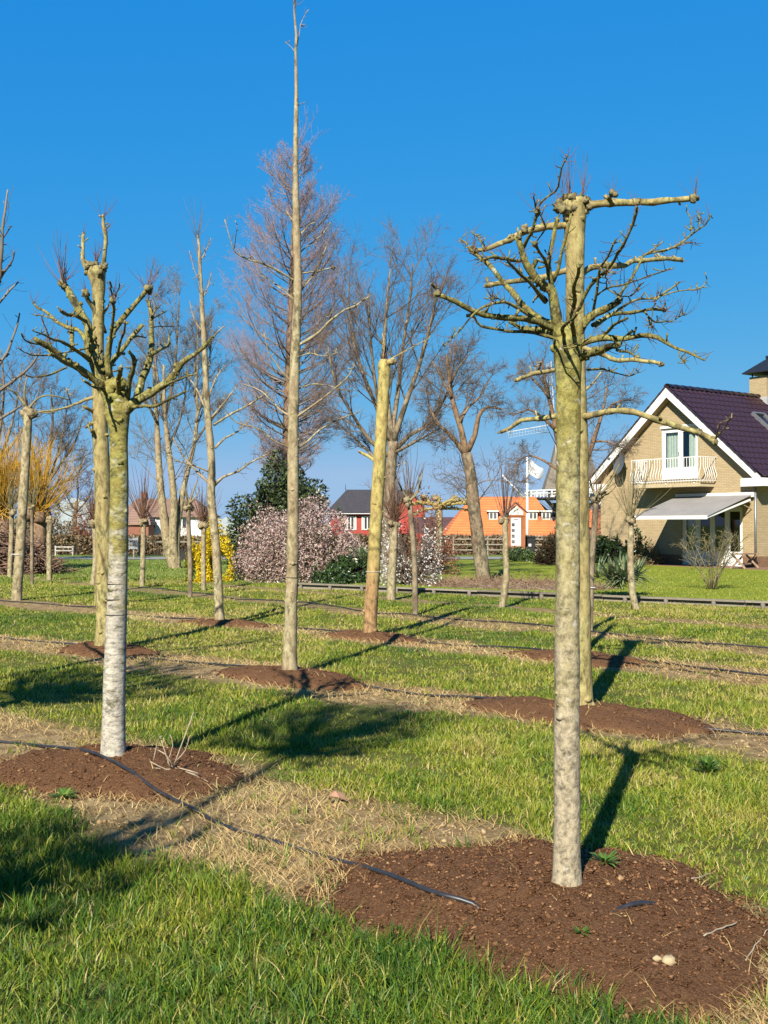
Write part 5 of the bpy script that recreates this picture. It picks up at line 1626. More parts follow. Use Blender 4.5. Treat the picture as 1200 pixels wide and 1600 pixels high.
# three-stemmed tree on the left
d = 40.0
bare_tree('three_stemmed_tree', 'pale three-stemmed bare tree standing at the field edge left of the yellow bush', d,
          [([(272, 888), (262, 850), (255, 800), (249, 740), (246, 680), (243, 630), (240, 570)], 9, 2, .2), ([(273, 886), (270, 840), (272, 790), (268, 740), (262, 690), (257, 640), (256, 570)], 8, 2, -.4), ([(276, 884), (276, 840), (282, 790), (292, 740), (304, 690), (308, 640), (304, 560)], 6.5, 1.5, .5)],
          [([(256, 640), (246, 590), (240, 530), (238, 470)], 4, 1, .3), ([(258, 650), (270, 600), (276, 540), (280, 470)], 4, 1, -.8), ([(306, 660), (318, 610), (328, 560), (330, 500)], 3.5, 1, .6), ([(245, 660), (226, 620), (214, 580)], 3, .9, -.6), ([(306, 690), (326, 660), (346, 640)], 3, .9, -.4), ([(262, 700), (280, 660), (290, 610), (292, 560)], 3, .9, 1.0), ([(304, 620), (310, 560), (308, 500)], 3.2, .9, -.6)],
          [L_(9, .3, 1, (20, 50), .45, .5, .10, .10, 5, 3, (.5, 1.9), .009), L_(6, .15, 1, (22, 55), .5, .55, .08, .12, 4, 3, (.3, 1.0), .0066), L_(11, .1, 1, (25, 60), .6, .7, .04, .13, 3, 3, (.2, .6), .0052)],
          'bark_tan', 'bark_grey', 'twig_grey', 65)

# left group
d = 47.0
for j, (x0, lab, sd) in enumerate(((-14, 'broad bare tree with fine twigs rising behind the golden willows at the left edge', 66), (66, 'smaller bare tree behind the leaning pale pollard and the golden willows', 67))):
    s = 1.0 if j == 0 else .82
    def q(dx, py): return (x0 + dx * s, 880 - (880 - py) * s)
    bare_tree('hedgerow_tree', lab, d + j * 2,
              [([q(0, 878), q(-2, 820), q(2, 760), q(4, 720)], 8, 5, 0)],
              [([q(4, 730), q(-14, 680), q(-30, 620), q(-36, 560)], 4.5, 1, .5), ([q(4, 730), q(14, 670), q(20, 610), q(16, 545)], 4.5, 1, -.6), ([q(4, 735), q(36, 690), q(62, 650), q(78, 600)], 4, 1, .6), ([q(2, 750), q(30, 730), q(62, 715), q(92, 690)], 3.4, .9, -.8), ([q(0, 750), q(-30, 720), q(-60, 690)], 3.4, .9, .8), ([q(4, 740), q(24, 690), q(40, 630), q(48, 570)], 3.6, .9, 1.2)],
              [L_(9, .2, 1, (20, 55), .45, .5, .06, .12, 5, 3, (.5, 2.2), .010), L_(6, .15, 1, (22, 58), .5, .55, .05, .14, 4, 3, (.3, 1.1), .0075), L_(10, .1, 1, (25, 60), .6, .7, .02, .15, 3, 3, (.2, .7), .0058)],
              'bark_grey', 'bark_grey', 'twig_brown', sd)
d = 66.0
bare_tree('small_dark_tree', 'small dark bushy bare tree by the far hedge, beside the pale greenhouse roofs', d,
          [([(118, 846), (117, 810), (120, 785)], 4, 3, 0)],
          [([(119, 800), (104, 775), (96, 750)], 2, .7, .3), ([(120, 792), (122, 760), (118, 728)], 2.2, .7, -.5), ([(120, 800), (138, 778), (146, 752)], 2, .7, .5), ([(119, 810), (98, 800), (86, 786)], 1.6, .6, -.5), ([(120, 806), (140, 800), (152, 786)], 1.6, .6, .5)],
          [L_(9, .2, 1, (25, 60), .5, .5, .04, .14, 4, 3, (.4, 1.6), .012), L_(6, .15, 1, (25, 60), .5, .55, .02, .16, 4, 3, (.3, .9), .010), L_(4, .15, 1, (25, 60), .55, .7, 0, .16, 3, 3, (.2, .5), .008)],
          'bark_brown', 'twig_dark', 'twig_dark', 68, group='trees by the far hedge')

# ------------------------------------------------------------------ shrubs
def petals(C, size, rg, elong=1.0):
    """N small bent diamonds, random turn"""
    N = len(C)
    A = unit(rg.normal(size=(N, 3))); B = unit(np.cross(A, rg.normal(size=(N, 3)))); Nn = np.cross(A, B)
    s = size[:, None]
    V = np.stack([C - A * s * elong, C + B * s * .5 + Nn * s * .18, C + A * s * elong, C - B * s * .5 + Nn * s * .18], 1)
    T = np.array([[0, 1, 2], [0, 2, 3]])
    return V.reshape(-1, 3), (np.arange(N)[:, None, None] * 4 + T[None]).reshape(-1, 3)

def shrub(name, label, cen, half, H_, n_leaf, size, mat, stems, smat, seed, cat='shrub', gap=.3, elong=1.0, low=0.0, base_z=.0, lump=.28, tint_mu=.5, shell=.45, extra=None, tsd=.25, flat=1.0):
    """irregular mound of leaves or flowers on a bush of thin stems"""
    rg = np.random.default_rng(seed)
    t = thing(name, (cen[0], cen[1], base_z), label, cat)
    cx, cy = cen
    N = int(n_leaf * 2.2)
    D = unit(rg.normal(size=(N, 3))); D[:, 2] = np.abs(D[:, 2])
    r = rg.uniform(shell ** 3, 1, N) ** (1 / 3)
    lum = 1 + lump * (vn(D[:, 0] * 3 + D[:, 2] * 2, D[:, 1] * 3 - D[:, 2], 1.3, seed) + .6 * vn(D[:, 0] * 7, D[:, 1] * 7 + D[:, 2] * 6, 1.3, seed + 1))
    X_ = D * (r * lum)[:, None] * np.array([half[0], half[1], H_])
    kp = vn(X_[:, 0] * 2 / half[0] * 2, X_[:, 2] * 4 / H_ + X_[:, 1], 1.4, seed + 2) > gap - .75
    X_ = X_[kp][:n_leaf]
    X_[:, 2] = np.maximum(X_[:, 2], low + .02)
    n = len(X_)
    V, T = petals(X_, size * rg.uniform(.6, 1.35, n), rg, elong)
    me = np_mesh('leaves', V, None, T)
    set_tint(me, np.repeat(np.clip(rg.normal(tint_mu, tsd, n), 0, 1), 4))
    tag(link(extra or 'foliage', me, mat, t), kind='stuff')
    if stems:
        pts = X_[rg.integers(0, n, stems)] * .93
        b0 = pts * np.array([.14, .14, 0]) + rg.normal(size=(stems, 3)) * np.array([.06, .06, 0]) * half[0]
        mid = b0 * .5 + pts * .5 + np.array([0, 0, .12 * H_]) + rg.normal(size=(stems, 3)) * .05 * H_
        Pk = np.stack([b0, b0 * .3 + mid * .7, mid * .5 + pts * .5, pts], 1)
        Rk = np.broadcast_to(np.array([.016, .011, .008, .005]) * (H_ / 2) ** .5, (stems, 4)).copy()
        c1, r1 = sprout(Pk, Rk, 4, .4, 1, (20, 50), .3, .6, .08, .12, 4, rg, minr=.004)
        tag(tubes_obj('stems', [(Pk, Rk, 4), (c1, r1, 3)], MT[smat], t, (0, 0, 0)), kind='stuff')
    return t

PINK = leafy('magnolia_petal', [(0, (.30, .16, .13)), (.35, (.48, .31, .27)), (.7, (.62, .47, .42)), (1, (.76, .66, .60))], .3, .6)
WHITE = leafy('white_petal', [(0, (.55, .50, .46)), (.5, (.78, .75, .70)), (1, (.88, .86, .83))], .3, .6)
YEL = leafy('forsythia_petal', [(0, (.50, .36, .01)), (.4, (.80, .58, .01)), (1, (.90, .72, .03))], .3, .6)
HOLLY = leafy('holly_leaf', [(0, (.12, .14, .04)), (.3, (.05, .075, .022)), (.7, (.026, .045, .017)), (1, (.014, .024, .011))], .12, .55, spec=.25)
EVER = leafy('laurel_leaf', [(0, (.12, .18, .05)), (.4, (.045, .085, .022)), (1, (.014, .030, .012))], .15, .3, spec=.5)
REDDK = leafy('red_evergreen', [(0, (.15, .07, .035)), (.5, (.06, .045, .02)), (1, (.025, .028, .012))], .12, .5)
BUD = leafy('red_bud', [(0, (.22, .07, .04)), (1, (.34, .16, .09))], .2, .6)
TANL = leafy('hedge_leaf', [(0, (.10, .065, .035)), (.4, (.22, .15, .08)), (.8, (.32, .24, .13)), (1, (.16, .17, .06))], .2, .8)

shrub('magnolia_bush', 'large magnolia bush covered in pale pink blossom in front of the dark holly', (-2.35, 30.9), (2.12, 1.4), 2.2, 24000, .030, PINK, 260, 'twig_brown', 101, lump=.13, extra='blossom', gap=.05, elong=1.25, shell=.35, tsd=.28)
tmag = [o for o in bpy.data.objects if o.name == 'magnolia_bush'][0]
rg = np.random.default_rng(111)
n = 9000
D = unit(rg.normal(size=(n, 3))); D[:, 2] = np.abs(D[:, 2])
V, T = petals(D * rg.uniform(.3, .93, n)[:, None] * np.array([1.9, 1.25, 1.8]) + np.array([0, 0, .05]), .038 * rg.uniform(.6, 1.3, n), rg)
me = np_mesh('leaves', V, None, T); set_tint(me, np.repeat(rg.uniform(0, .8, n), 4))
tag(link('young_leaves', me, leafy('bud_leaf', [(0, (.20, .15, .06)), (.5, (.13, .12, .04)), (1, (.07, .08, .03))], .2, .6), tmag), kind='stuff')

shrub('holly_tree', 'dark evergreen holly with uneven rounded crown behind the pink magnolia', (-3.2, 34.2), (1.65, 1.3), 3.45, 18000, .062, HOLLY, 90, 'twig_dark', 102, gap=.16, lump=.20, shell=.5, elong=1.2, cat='tree')
shrub('forsythia_bush', 'bright yellow forsythia bush in full flower behind the slim crooked tree', (-4.95, 30.6), (.62, .6), 1.72, 9000, .032, YEL, 70, 'twig_olive', 103, gap=.2, lump=.22, extra='blossom', elong=1.3, shell=.3)
shrub('magnolia_bush', 'open magnolia bush with white flowers on bare stems behind the cut-off stem', (.72, 28.7), (1.05, .9), 1.95, 1700, .028, WHITE, 170, 'twig_brown', 104, gap=.5, lump=.24, extra='blossom', elong=1.2, shell=.45)
shrub('red_budded_bush', 'bush with reddish buds behind the white-flowered magnolia', (1.35, 34.5), (1.15, .9), 2.35, 2600, .04, BUD, 150, 'shoot_red', 105, gap=.35, extra='buds')
shrub('laurel_bush', 'low dark green evergreen bush between the pink magnolia and the timber edging', (-1.05, 29.6), (.85, .6), .72, 5500, .055, EVER, 50, 'twig_dark', 106, gap=.1, tint_mu=.6)
shrub('evergreen_bush', 'dark leafy evergreen bush against the left corner of the gabled house', tuple(H(-2.7, -.75))[:2], (.85, .6), 1.2, 3600, .07, EVER, 40, 'twig_dark', 107, gap=.2, tint_mu=.7)
shrub('evergreen_bush', 'second dark leafy bush under the satellite dish, touching the gable wall', tuple(H(-1.35, -.7))[:2], (.55, .45), 1.15, 1600, .07, EVER, 40, 'twig_dark', 108, gap=.3, tint_mu=.7)
shrub('dry_bush', 'low brownish bush between the terrace doors and the evergreens', tuple(H(-.55, -.9))[:2], (.75, .5), .82, 1500, .035, TANL, 160, 'twig_olive', 109, gap=.3)
shrub('clipped_bush', 'rounded dark reddish bush on the lawn beside the big pollards', (6.75, 43.2), (.78, .7), 1.28, 6000, .045, REDDK, 30, 'twig_dark', 110, gap=.0, lump=.08)
shrub('low_hedge_plants', 'row of low green plants in front of the notice board', (6.1, 46.5), (1.2, .4), .62, 2600, .05, EVER, 20, 'twig_dark', 113, gap=.2, tint_mu=.25)

def yucca(name, label, c, n, L, seed, z=.03):
    rg = np.random.default_rng(seed)
    t = thing(name, (c[0], c[1], z), label, 'plant')
    mat_ = leafy('yucca_leaf' + str(seed), [(0, (.36, .34, .16)), (.3, (.24, .29, .15)), (.7, (.13, .19, .09)), (1, (.07, .12, .05))], .2, .4)
    heads = [(rg.uniform(-.45, .45), rg.uniform(-.3, .3), rg.uniform(.1, .35)) for _ in range(n)]
    for (hx, hy, hz_) in heads:
        m_ = 46
        D = unit(rg.normal(size=(m_, 3)) + np.array([0, 0, .55])); D[:, 2] = np.maximum(D[:, 2], -.15)
        ln = L * rg.uniform(.7, 1.15, m_)
        Sd = unit(np.cross(D, np.array([0, 0, 1.])))
        c0 = np.array([hx, hy, hz_])
        V = np.stack([c0 - Sd * .014, c0 + Sd * .014, c0 + D * (ln * .55)[:, None] + Sd * .024, c0 + D * (ln * .55)[:, None] - Sd * .024, c0 + D * ln[:, None] - np.array([0, 0, 1]) * (ln * .12)[:, None]], 1)
        V = np.broadcast_to(V, (m_, 5, 3))
        T = np.array([[0, 1, 2], [0, 2, 3], [3, 2, 4]])
        me = np_mesh('leaf_rosette', V.reshape(-1, 3), None, (np.arange(m_)[:, None, None] * 5 + T[None]).reshape(-1, 3))
        set_tint(me, np.repeat(np.clip(rg.normal(.5, .25, m_), 0, 1), 5))
        link('leaf_rosette', me, mat_, t)
    return t
yc = P(966, 925, 24.2)
yucca('yucca_plant', 'clump of spiky grey-green yucca leaves behind the timber edging, before the house', (yc.x, yc.y), 9, .62, 121, .15)
yucca('yucca_plant', 'spiky green strap-leaved clump right of the dark laurel bush', (-.75, 30.1), 5, .62, 122, .3)

# thin multi-stemmed bush on the lawn before the terrace doors
rg = np.random.default_rng(131)
c = G(1112, 921, .03)
t = thing('thin_bush', (c.x, c.y, .03), 'thin multi-stemmed bare bush on the lawn before the terrace doors', 'shrub')
N = 17
a = rg.uniform(0, 6.28, N)
K = 6
Pk = np.zeros((N, K, 3)); Dd = np.stack([np.cos(a) * .22, np.sin(a) * .22, np.ones(N)], -1)
Pk[:, 0] = np.stack([np.cos(a), np.sin(a), 0 * a], -1) * .09
for k in range(1, K):
    Dd = unit(Dd + rg.normal(size=(N, 3)) * .12 + np.stack([np.cos(a), np.sin(a), 0 * a], -1) * .08)
    Pk[:, k] = Pk[:, k - 1] + Dd * (rg.uniform(1.0, 1.75, N) / (K - 1))[:, None]
R0 = np.broadcast_to(np.linspace(.013, .006, K), (N, K)).copy()
for i in range(N):
    MB().tube([Vector(v) for v in Pk[i]], list(R0[i]), 6).build('stem', MT['twig_olive'], t, True, world=False)
c1, r1 = sprout(Pk, R0, 7, .35, 1, (25, 70), .32, .6, .02, .2, 4, rg, minr=.005)
c2, r2 = sprout(c1, r1, 5, .2, 1, (25, 70), .5, .7, .02, .2, 3, rg, minr=.004)
tag(tubes_obj('twigs', [(c1, r1, 4), (c2, r2, 3)], MT['twig_olive'], t, (0, 0, 0)), kind='stuff')

for j, (px, hgt, wd_) in enumerate(((70, 1.9, 1.6), (108, 1.5, 1.5), (140, 1.7, 1.3))):
    sc_ = P(px, 850, 63.0)
    shrub('scrub_bush', ('dark twiggy scrub bush behind the golden willows', 'dark twiggy scrub bush under the small dark tree', 'reddish-brown scrub bush beside the two left pollards')[j], (sc_.x, 63.0), (wd_, .9), hgt + .8, 2600, .07, (TANL, TANL, BUD)[j], 120, 'twig_dark', 170 + j, gap=.2, base_z=-.3)

for j, px in enumerate((218, 262, 300)):
    sc_ = P(px, 850, 72.0)
    shrub('scrub_bush', ('purplish twiggy bush before the annexe of the white house', 'purplish twiggy bush before the middle of the white house', 'purplish twiggy bush before the right end of the white house')[j], (sc_.x, 72.0), (1.5, .8), 2.3, 1500, .05, BUD, 220, 'twig_purple', 180 + j, gap=.3, base_z=-1.2)

# golden pollard willows and the brushwood pile at the left edge
def willow(px, label, seed, hd, n, L):
    d = 38.5
    rg = np.random.default_rng(seed)
    b0 = P(px, 880, d)
    t = thing('golden_willow', (b0.x, b0.y, -.02), label, 'tree', 'golden pollard willows')
    MB().tube([(b0.x, b0.y, -.1), (b0.x + .05, b0.y, .8), (b0.x, b0.y, hd)], [.28, .24, .28], 14, .18, 3).build('trunk', MT['bark_brown'], t, True)
    mb = MB()
    for j in range(7): mb.blob(Vector((b0.x, b0.y, hd)) + Vector((rg.uniform(-.25, .25), rg.uniform(-.25, .25), rg.uniform(-.1, .15))), rg.uniform(.16, .26), .5)
    mb.build('pollard_head', MT['bark_brown'], t, True)
    a_ = fan((b0.x, b0.y, hd), n, L, .014, .42, rg, K=6, curve=.07)
    a_[0][:, 0] += rg.normal(size=(n, 3)) * .16
    c1, r1 = sprout(a_[0], a_[1], 5, .3, 1, (10, 30), .4, .6, .1, .06, 4, rg, minr=.007)
    tag(tubes_obj('shoots', [a_, (c1, r1, 3)], MT['shoot_gold'], t, t.location), kind='stuff')
willow(2, 'golden-shooted pollard willow at the very left edge, behind the brushwood pile', 141, 2.0, 190, 2.6)
willow(58, 'golden-shooted pollard willow behind the leaning pale pollard', 142, 1.9, 150, 2.4)

rg = np.random.default_rng(151)
b0 = P(20, 892, 36.0)
t = thing('brushwood_pile', (b0.x, b0.y, 0), 'heap of brown cut brushwood under the golden willows', 'brushwood')
N = 1500
D = unit(rg.normal(size=(N, 3)) * np.array([1, 1, .5]))
cen = rg.normal(size=(N, 3)) * np.array([.62, .5, 0]) + np.array([0, 0, .1])
cen[:, 2] = np.abs(rg.normal(size=N)) * .52 * np.exp(-(cen[:, 0] ** 2) * .5) + .05
ln = rg.uniform(.3, 1.1, N)
Pk = cen[:, None] + D[:, None] * (np.linspace(-.5, .5, 4)[None, :, None] * ln[:, None, None]) + rg.normal(size=(N, 4, 3)) * .03
Pk[:, :, 2] = np.maximum(Pk[:, :, 2], .01)
tag(tubes_obj('sticks', [(Pk, np.broadcast_to(np.linspace(.022, .010, 4), (N, 4)) * rg.uniform(.6, 1.6, (N, 1)), 4)], M('brushwood', (.25, .15, .10), (.09, .055, .04), 3, .9), t, (0, 0, 0)), kind='stuff')

# roof-trained plane tree with knobbly level arms
d = 46.0
hand = [([(686, 790), (670, 787), (655, 786), (640, 788)], 4, 2.6, -.6, 6), ([(686, 790), (705, 788), (722, 786), (742, 789)], 4, 2.6, .6, 6), ([(686, 792), (672, 784), (662, 780)], 3, 2.2, .8, 5), ([(686, 792), (700, 783), (716, 781)], 3, 2.2, -.8, 5),
        ([(686, 794), (665, 796), (650, 802)], 2.6, 1.6, -.9, 4), ([(686, 794), (712, 795), (738, 797)], 2.6, 1.6, .9, 4), ([(686, 790), (684, 782), (682, 778)], 3.6, 3, 0, 7), ([(700, 788), (708, 780)], 2.5, 2, .3, 6), ([(668, 787), (662, 778)], 2.5, 2, -.3, 6), ([(724, 787), (730, 779)], 2.5, 2, .3, 6)]
fz = P(686, 880, d)
hand_tree('roof_trained_tree', 'roof-trained tree with level knobbly arms on a straight trunk before the orange roofs', Vector((fz.x, d, 0)),
          [(686, 879, 6), (686, 840, 5.6), (686, 800, 5.4), (686, 790, 4)], 'bark_tan', 'bark_stump', 'knob_pale', hand, seed=15, spur=0, group=None, sides=12, step=.2)

# ------------------------------------------------------------------ road, fences, hedges
def strip(name, y0, y1, x0, x1, z, mat, label):
    mb = MB()
    xs_ = np.linspace(x0, x1, 30)
    for i, x in enumerate(xs_):
        for yy in (y0, y1):
            yv = yy + .012 * (x - x0)
            mb.v.append(Vector((x, yv, float(gz(x, yv)) + z)))
    mb.f = [[2 * i, 2 * i + 2, 2 * i + 3, 2 * i + 1] for i in range(len(xs_) - 1)]
    return tag(mb.build(name, mat), label, kind='structure')
strip('road', 49.5, 53.0, -60, 70, .02, M('asphalt', (.27, .26, .25), (.21, .20, .19), 3, .95), 'pale grey road crossing behind the field and garden')

def hedge(x0, x1, y, z0, h, th, n, label, seed, mat=TANL, size=.06):
    rg = np.random.default_rng(seed)
    t = thing('hedge', ((x0 + x1) / 2, y, z0), label, 'hedge')
    X_ = np.stack([rg.uniform(x0, x1, n) - (x0 + x1) / 2, rg.uniform(-th, th, n), np.zeros(n)], -1)
    X_[:, 2] = rg.uniform(0, 1, n) ** .8 * h * (1 + .07 * vn(X_[:, 0], X_[:, 1], 2.5, seed))
    V, T = petals(X_, size * rg.uniform(.6, 1.4, n), rg)
    me = np_mesh('leaves', V, None, T); set_tint(me, np.repeat(np.clip(rg.normal(.45, .25, n), 0, 1), 4))
    tag(link('foliage', me, mat, t), kind='stuff')
    m_ = n // 14
    p0 = np.stack([rg.uniform(x0, x1, m_) - (x0 + x1) / 2, rg.uniform(-th, th, m_) * .8, np.zeros(m_)], -1)
    Pk = np.stack([p0, p0 + np.array([0, 0, h * .5]) + rg.normal(size=(m_, 3)) * .06, p0 + np.array([0, 0, h * .98]) + rg.normal(size=(m_, 3)) * .1], 1)
    tag(tubes_obj('stems', [(Pk, np.broadcast_to(np.array([.02, .014, .008]), (m_, 3)).copy(), 3)], MT['twig_dark'], t, (0, 0, 0)), kind='stuff')
hedge(-32, -7.5, 62, -.1, 1.05, .45, 18000, 'long brown clipped hedge along the far side of the left meadow', 161, size=.09)
hedge(2.2, 22, 61, -.1, 1.08, .45, 16000, 'long brown clipped hedge between the road and the orange-roofed buildings', 162, size=.09)
hedge(-5.5, 2.0, 66, -.6, 1.55, .5, 12000, 'brown hedge in front of the red barn', 163, size=.09)

def rail_fence(p, q, n, h, rails, mat, label, name='rail_fence', pw=.07, rh=.06):
    p, q = Vector(p), Vector(q)
    t = thing(name, (p.x, p.y, 0), label, 'fence')
    for i in range(n + 1):
        c = p.lerp(q, i / n); z = float(gz(c.x, c.y))
        MB().bx(c.x - pw / 2, c.x + pw / 2, c.y - pw / 2, c.y + pw / 2, z - .1, z + h).build('post', mat, t)
    for r in rails:
        for i in range(n):
            a, b_ = p.lerp(q, i / n), p.lerp(q, (i + 1) / n)
            mb = MB(); mb.bar((a.x, a.y - pw / 2 - .02, float(gz(a.x, a.y)) + r), (b_.x - .01, b_.y - pw / 2 - .02, float(gz(b_.x, b_.y)) + r), .035, rh); mb.build('rail', mat, t)
FGREY = M('fence_wood', (.30, .27, .21), (.22, .19, .15), 8, .9)
rail_fence((3.6, 56.5, 0), (12.5, 56.5, 0), 5, .98, (.3, .58, .86), FGREY, 'weathered post-and-rail fence along the road before the orange roofs')
rail_fence((-17.2, 57, 0), (-16.3, 57, 0), 1, .5, (.25, .44), M('pale_rail', (.5, .47, .42), None, 8, .8), 'short pale rail fence on the left meadow beside the post-like stem')
rail_fence((-12.6, 56, 0), (-7.6, 56.5, 0), 4, .78, (.72,), FGREY, 'low single-rail fence behind the three-stemmed tree')
gt = thing('small_gate_sign', (P(209, 860, 52).x, 52, float(gz(-12, 52))), 'small grey slatted board on a post beside the whitish left stem', 'sign')
MB().bx(gt.location.x - .03, gt.location.x + .03, 51.97, 52.03, -.1, .9).build('post', FGREY, gt)
for k in range(3): MB().bx(gt.location.x - .22, gt.location.x + .22, 51.92, 51.965, .45 + k * .2, .58 + k * .2).build('slat', MT['grey_paint'], gt)
for k in (-.19, .19): MB().bx(gt.location.x + k - .03, gt.location.x + k + .03, 51.90, 51.918, .43, 1.0).build('slat', MT['grey_paint'], gt)
bn = thing('black_bin', (P(290, 874, 47.5).x, 47.5, 0), 'small black box bin beside the three-stemmed tree', 'bin')
mb = MB(); mb.prism([(bn.location.x - .17, 47.3, -.01), (bn.location.x + .17, 47.3, -.01), (bn.location.x + .2, 47.3, .42), (bn.location.x - .2, 47.3, .42)], (0, .35, 0)); mb.build('body', MT['black'], bn)
MB().bx(bn.location.x - .22, bn.location.x + .22, 47.28, 47.68, .425, .47).build('lid', MT['black'], bn)
mb = MB()
c = P(828, 865, 50.5)
wb = thing('wheelie_bin', (c.x, c.y, 0), 'black wheeled bin standing beside the notice board', 'bin')
mb.prism([(c.x - .22, c.y, .08), (c.x + .22, c.y, .08), (c.x + .27, c.y, 1.0), (c.x - .27, c.y, 1.0)], (0, .5, 0)); mb.build('body', MT['black'], wb)
MB().bx(c.x - .29, c.x + .29, c.y - .04, c.y + .54, 1.005, 1.07).build('lid', MT['black'], wb)
for s in (-1, 1):
    mb = MB(); mb.tube([(c.x + s * .2, c.y + .42, .1), (c.x + s * .27, c.y + .42, .1)], [.1, .1], 12); mb.build('wheel', MT['black'], wb)
MB().bx(c.x - .06, c.x + .06, c.y - .01, c.y - .002, .6, .72).build('sticker', MT['white_plastic'], wb)

# notice board
d = 50.0
c = P(806, 860, d)
nb = thing('notice_board', (c.x, d, 0), 'brown wooden notice board with little gabled roof and white information panel', 'notice board')
OAK = M('oak_stain', (.34, .125, .045), (.26, .09, .035), 5, .6)
RBR = M('board_roof', (.16, .075, .055), (.12, .055, .04), 8, .8)
x0 = c.x
for s in (-1, 1): MB().bx(x0 + s * .36 - .065, x0 + s * .36 + .065, d - .05, d + .05, -.1, 2.0).build('post', OAK, nb)
MB().bx(x0 - .293, x0 + .293, d - .02, d + .03, .52, 1.98).build('back_panel', OAK, nb)
pn = MB().bx(x0 - .225, x0 + .225, d - .034, d - .022, .62, 1.92).build('info_panel', MT['white_paint'], nb)
gp = MB().prism([(x0 - .33, d - .03, 2.06), (x0 + .33, d - .03, 2.06), (x0 + .33, d - .03, 2.2), (x0, d - .03, 2.52), (x0 - .33, d - .03, 2.2)], (0, .05, 0)).build('gable_panel', MT['white_paint'], nb)
MB().bx(x0 - .42, x0 + .42, d - .08, d + .08, 1.99, 2.055).build('cross_beam', OAK, nb)
for s in (-1, 1):
    MB().bar((x0, d, 2.62), (x0 + s * .55, d, 2.14), .36, .05).build('roof', RBR, nb)
INK = M('ink', (.03, .03, .035), (.02, .02, .022), 5, .8)
REDP = M('red_print', (.35, .05, .04), (.3, .04, .03), 5, .8)
for k in range(4): MB().bx(x0 - .20, x0 - .05, d - .038, d - .0345, .74 + k * .26, .90 + k * .26).build('photo', M('photo_print_%d' % k, (.16, .16, .17), (.03, .03, .035), 14, .6), pn)
for k in range(4):
    for l in range(3): MB().bx(x0 + .06, x0 + .20 - .04 * (l % 2), d - .038, d - .0345, .76 + k * .26 + l * .045, .772 + k * .26 + l * .045).build('text_line', INK, pn)
for k in range(4): MB().bx(x0 - .09 + k * .05, x0 - .055 + k * .05, d - .038, d - .0345, 1.82, 1.88).build('heading_letter', INK, pn)
MB().bx(x0 - .22, x0 + .22, d - .038, d - .0345, .635, .655).build('red_line', REDP, pn)
q, rr = crom([Vector((x0 - .15, d - .036, 2.16)), Vector((x0 - .02, d - .036, 2.24)), Vector((x0 + .12, d - .036, 2.32)), Vector((x0 + .04, d - .036, 2.33))], [.012] * 4, .04)
MB().tube(q, rr, 5).build('logo_stroke', INK, gp)

# flagpole
d = 76.0
c = P(824, 835, d)
fp = thing('flagpole', (c.x, d, float(gz(c.x, d))), 'white flagpole with pale wind-blown flag beside the windmill stage', 'flagpole')
zt = P(824, 714, d).z
MB().tube([(c.x, d, -1.3), (c.x, d, zt)], [.11, .07], 10).build('pole', MT['white_paint'], fp, True)
mb = MB(); nxf, nyf = 12, 9
for j in range(nyf):
    for i in range(nxf):
        u_, v_ = i / (nxf - 1), j / (nyf - 1)
        mb.v.append(Vector((c.x + .1 + 1.0 * u_, d + .16 * math.sin(5 * u_ + 2 * v_), zt - .1 - 1.15 * v_ - .75 * u_ * (1 - .55 * v_) + .06 * math.sin(7 * u_ + v_))))
mb.f = [[j * nxf + i, j * nxf + i + 1, (j + 1) * nxf + i + 1, (j + 1) * nxf + i] for j in range(nyf - 1) for i in range(nxf - 1)]
fl = mb.build('flag', leafy('flag_cloth', [(0, (.74, .74, .74)), (1, (.8, .8, .8))], .4, .8), fp, True)
bm_a, bm_b = P(784, 742, d), P(820, 779, d)
MB().tube([bm_a, bm_b], [.06, .08], 8).build('boom', MT['white_paint'], fp, True)

# lamp post
d = 92.0
c = P(619, 835, d)
lpst = thing('street_lamp', (c.x, d, float(gz(c.x, d))), 'slim street lamp with short bent arm above the red barn', 'street lamp')
q, rr = crom([Vector((c.x, d, -1.3)), P(619, 760, d), P(618, 732, d), P(622, 727, d), P(627, 725, d)], [.09, .08, .06, .05, .05], .3)
MB().tube(q, rr, 8).build('pole', MT['grey_metal'], lpst, True)
a = P(625, 726, d); b_ = P(633, 722, d)
MB().bar(a, b_, .16, .14).build('lamp_head', MT['grey_paint'], lpst)

# ------------------------------------------------------------------ far buildings
REDW = M('red_boarding', (.36, .055, .04), (.30, .04, .03), 3, .7)
DSL = M('dark_slate', (.050, .047, .052), (.036, .034, .038), 3, .75)
def orange_tiles(name, c1, c2):
    m, nt, b = nodes_mat(name)
    b.inputs['Roughness'].default_value = .8
    wv = nt.nodes.new('ShaderNodeTexWave'); wv.wave_type = 'BANDS'; wv.bands_direction = 'Z'
    wv.inputs['Scale'].default_value = 1.4; wv.inputs['Distortion'].default_value = .4
    co = coords(nt); nt.links.new(co, wv.inputs['Vector'])
    n = noise_tex(nt, co, 1.2, 5)
    col = ramp(nt, n, [(.3, c2), (.7, c1)])
    col = mixc(nt, mapr(nt, wv.outputs['Fac'], 0, .35, .45, 0), col, tuple(v * .5 for v in c2))
    nt.links.new(col, b.inputs['Base Color']); bump(nt, b, wv.outputs['Fac'], .5, .08)
    return m
ORT = orange_tiles('orange_roof_tiles', (.72, .19, .045), (.58, .14, .035))
BRT = orange_tiles('brown_roof_tiles', (.27, .16, .11), (.20, .115, .08))
WALLW = M('white_render', (.72, .70, .67), (.62, .60, .57), 2, .9)
BRICKR = M('red_brick_far', (.30, .12, .075), (.22, .085, .055), 20, .9)

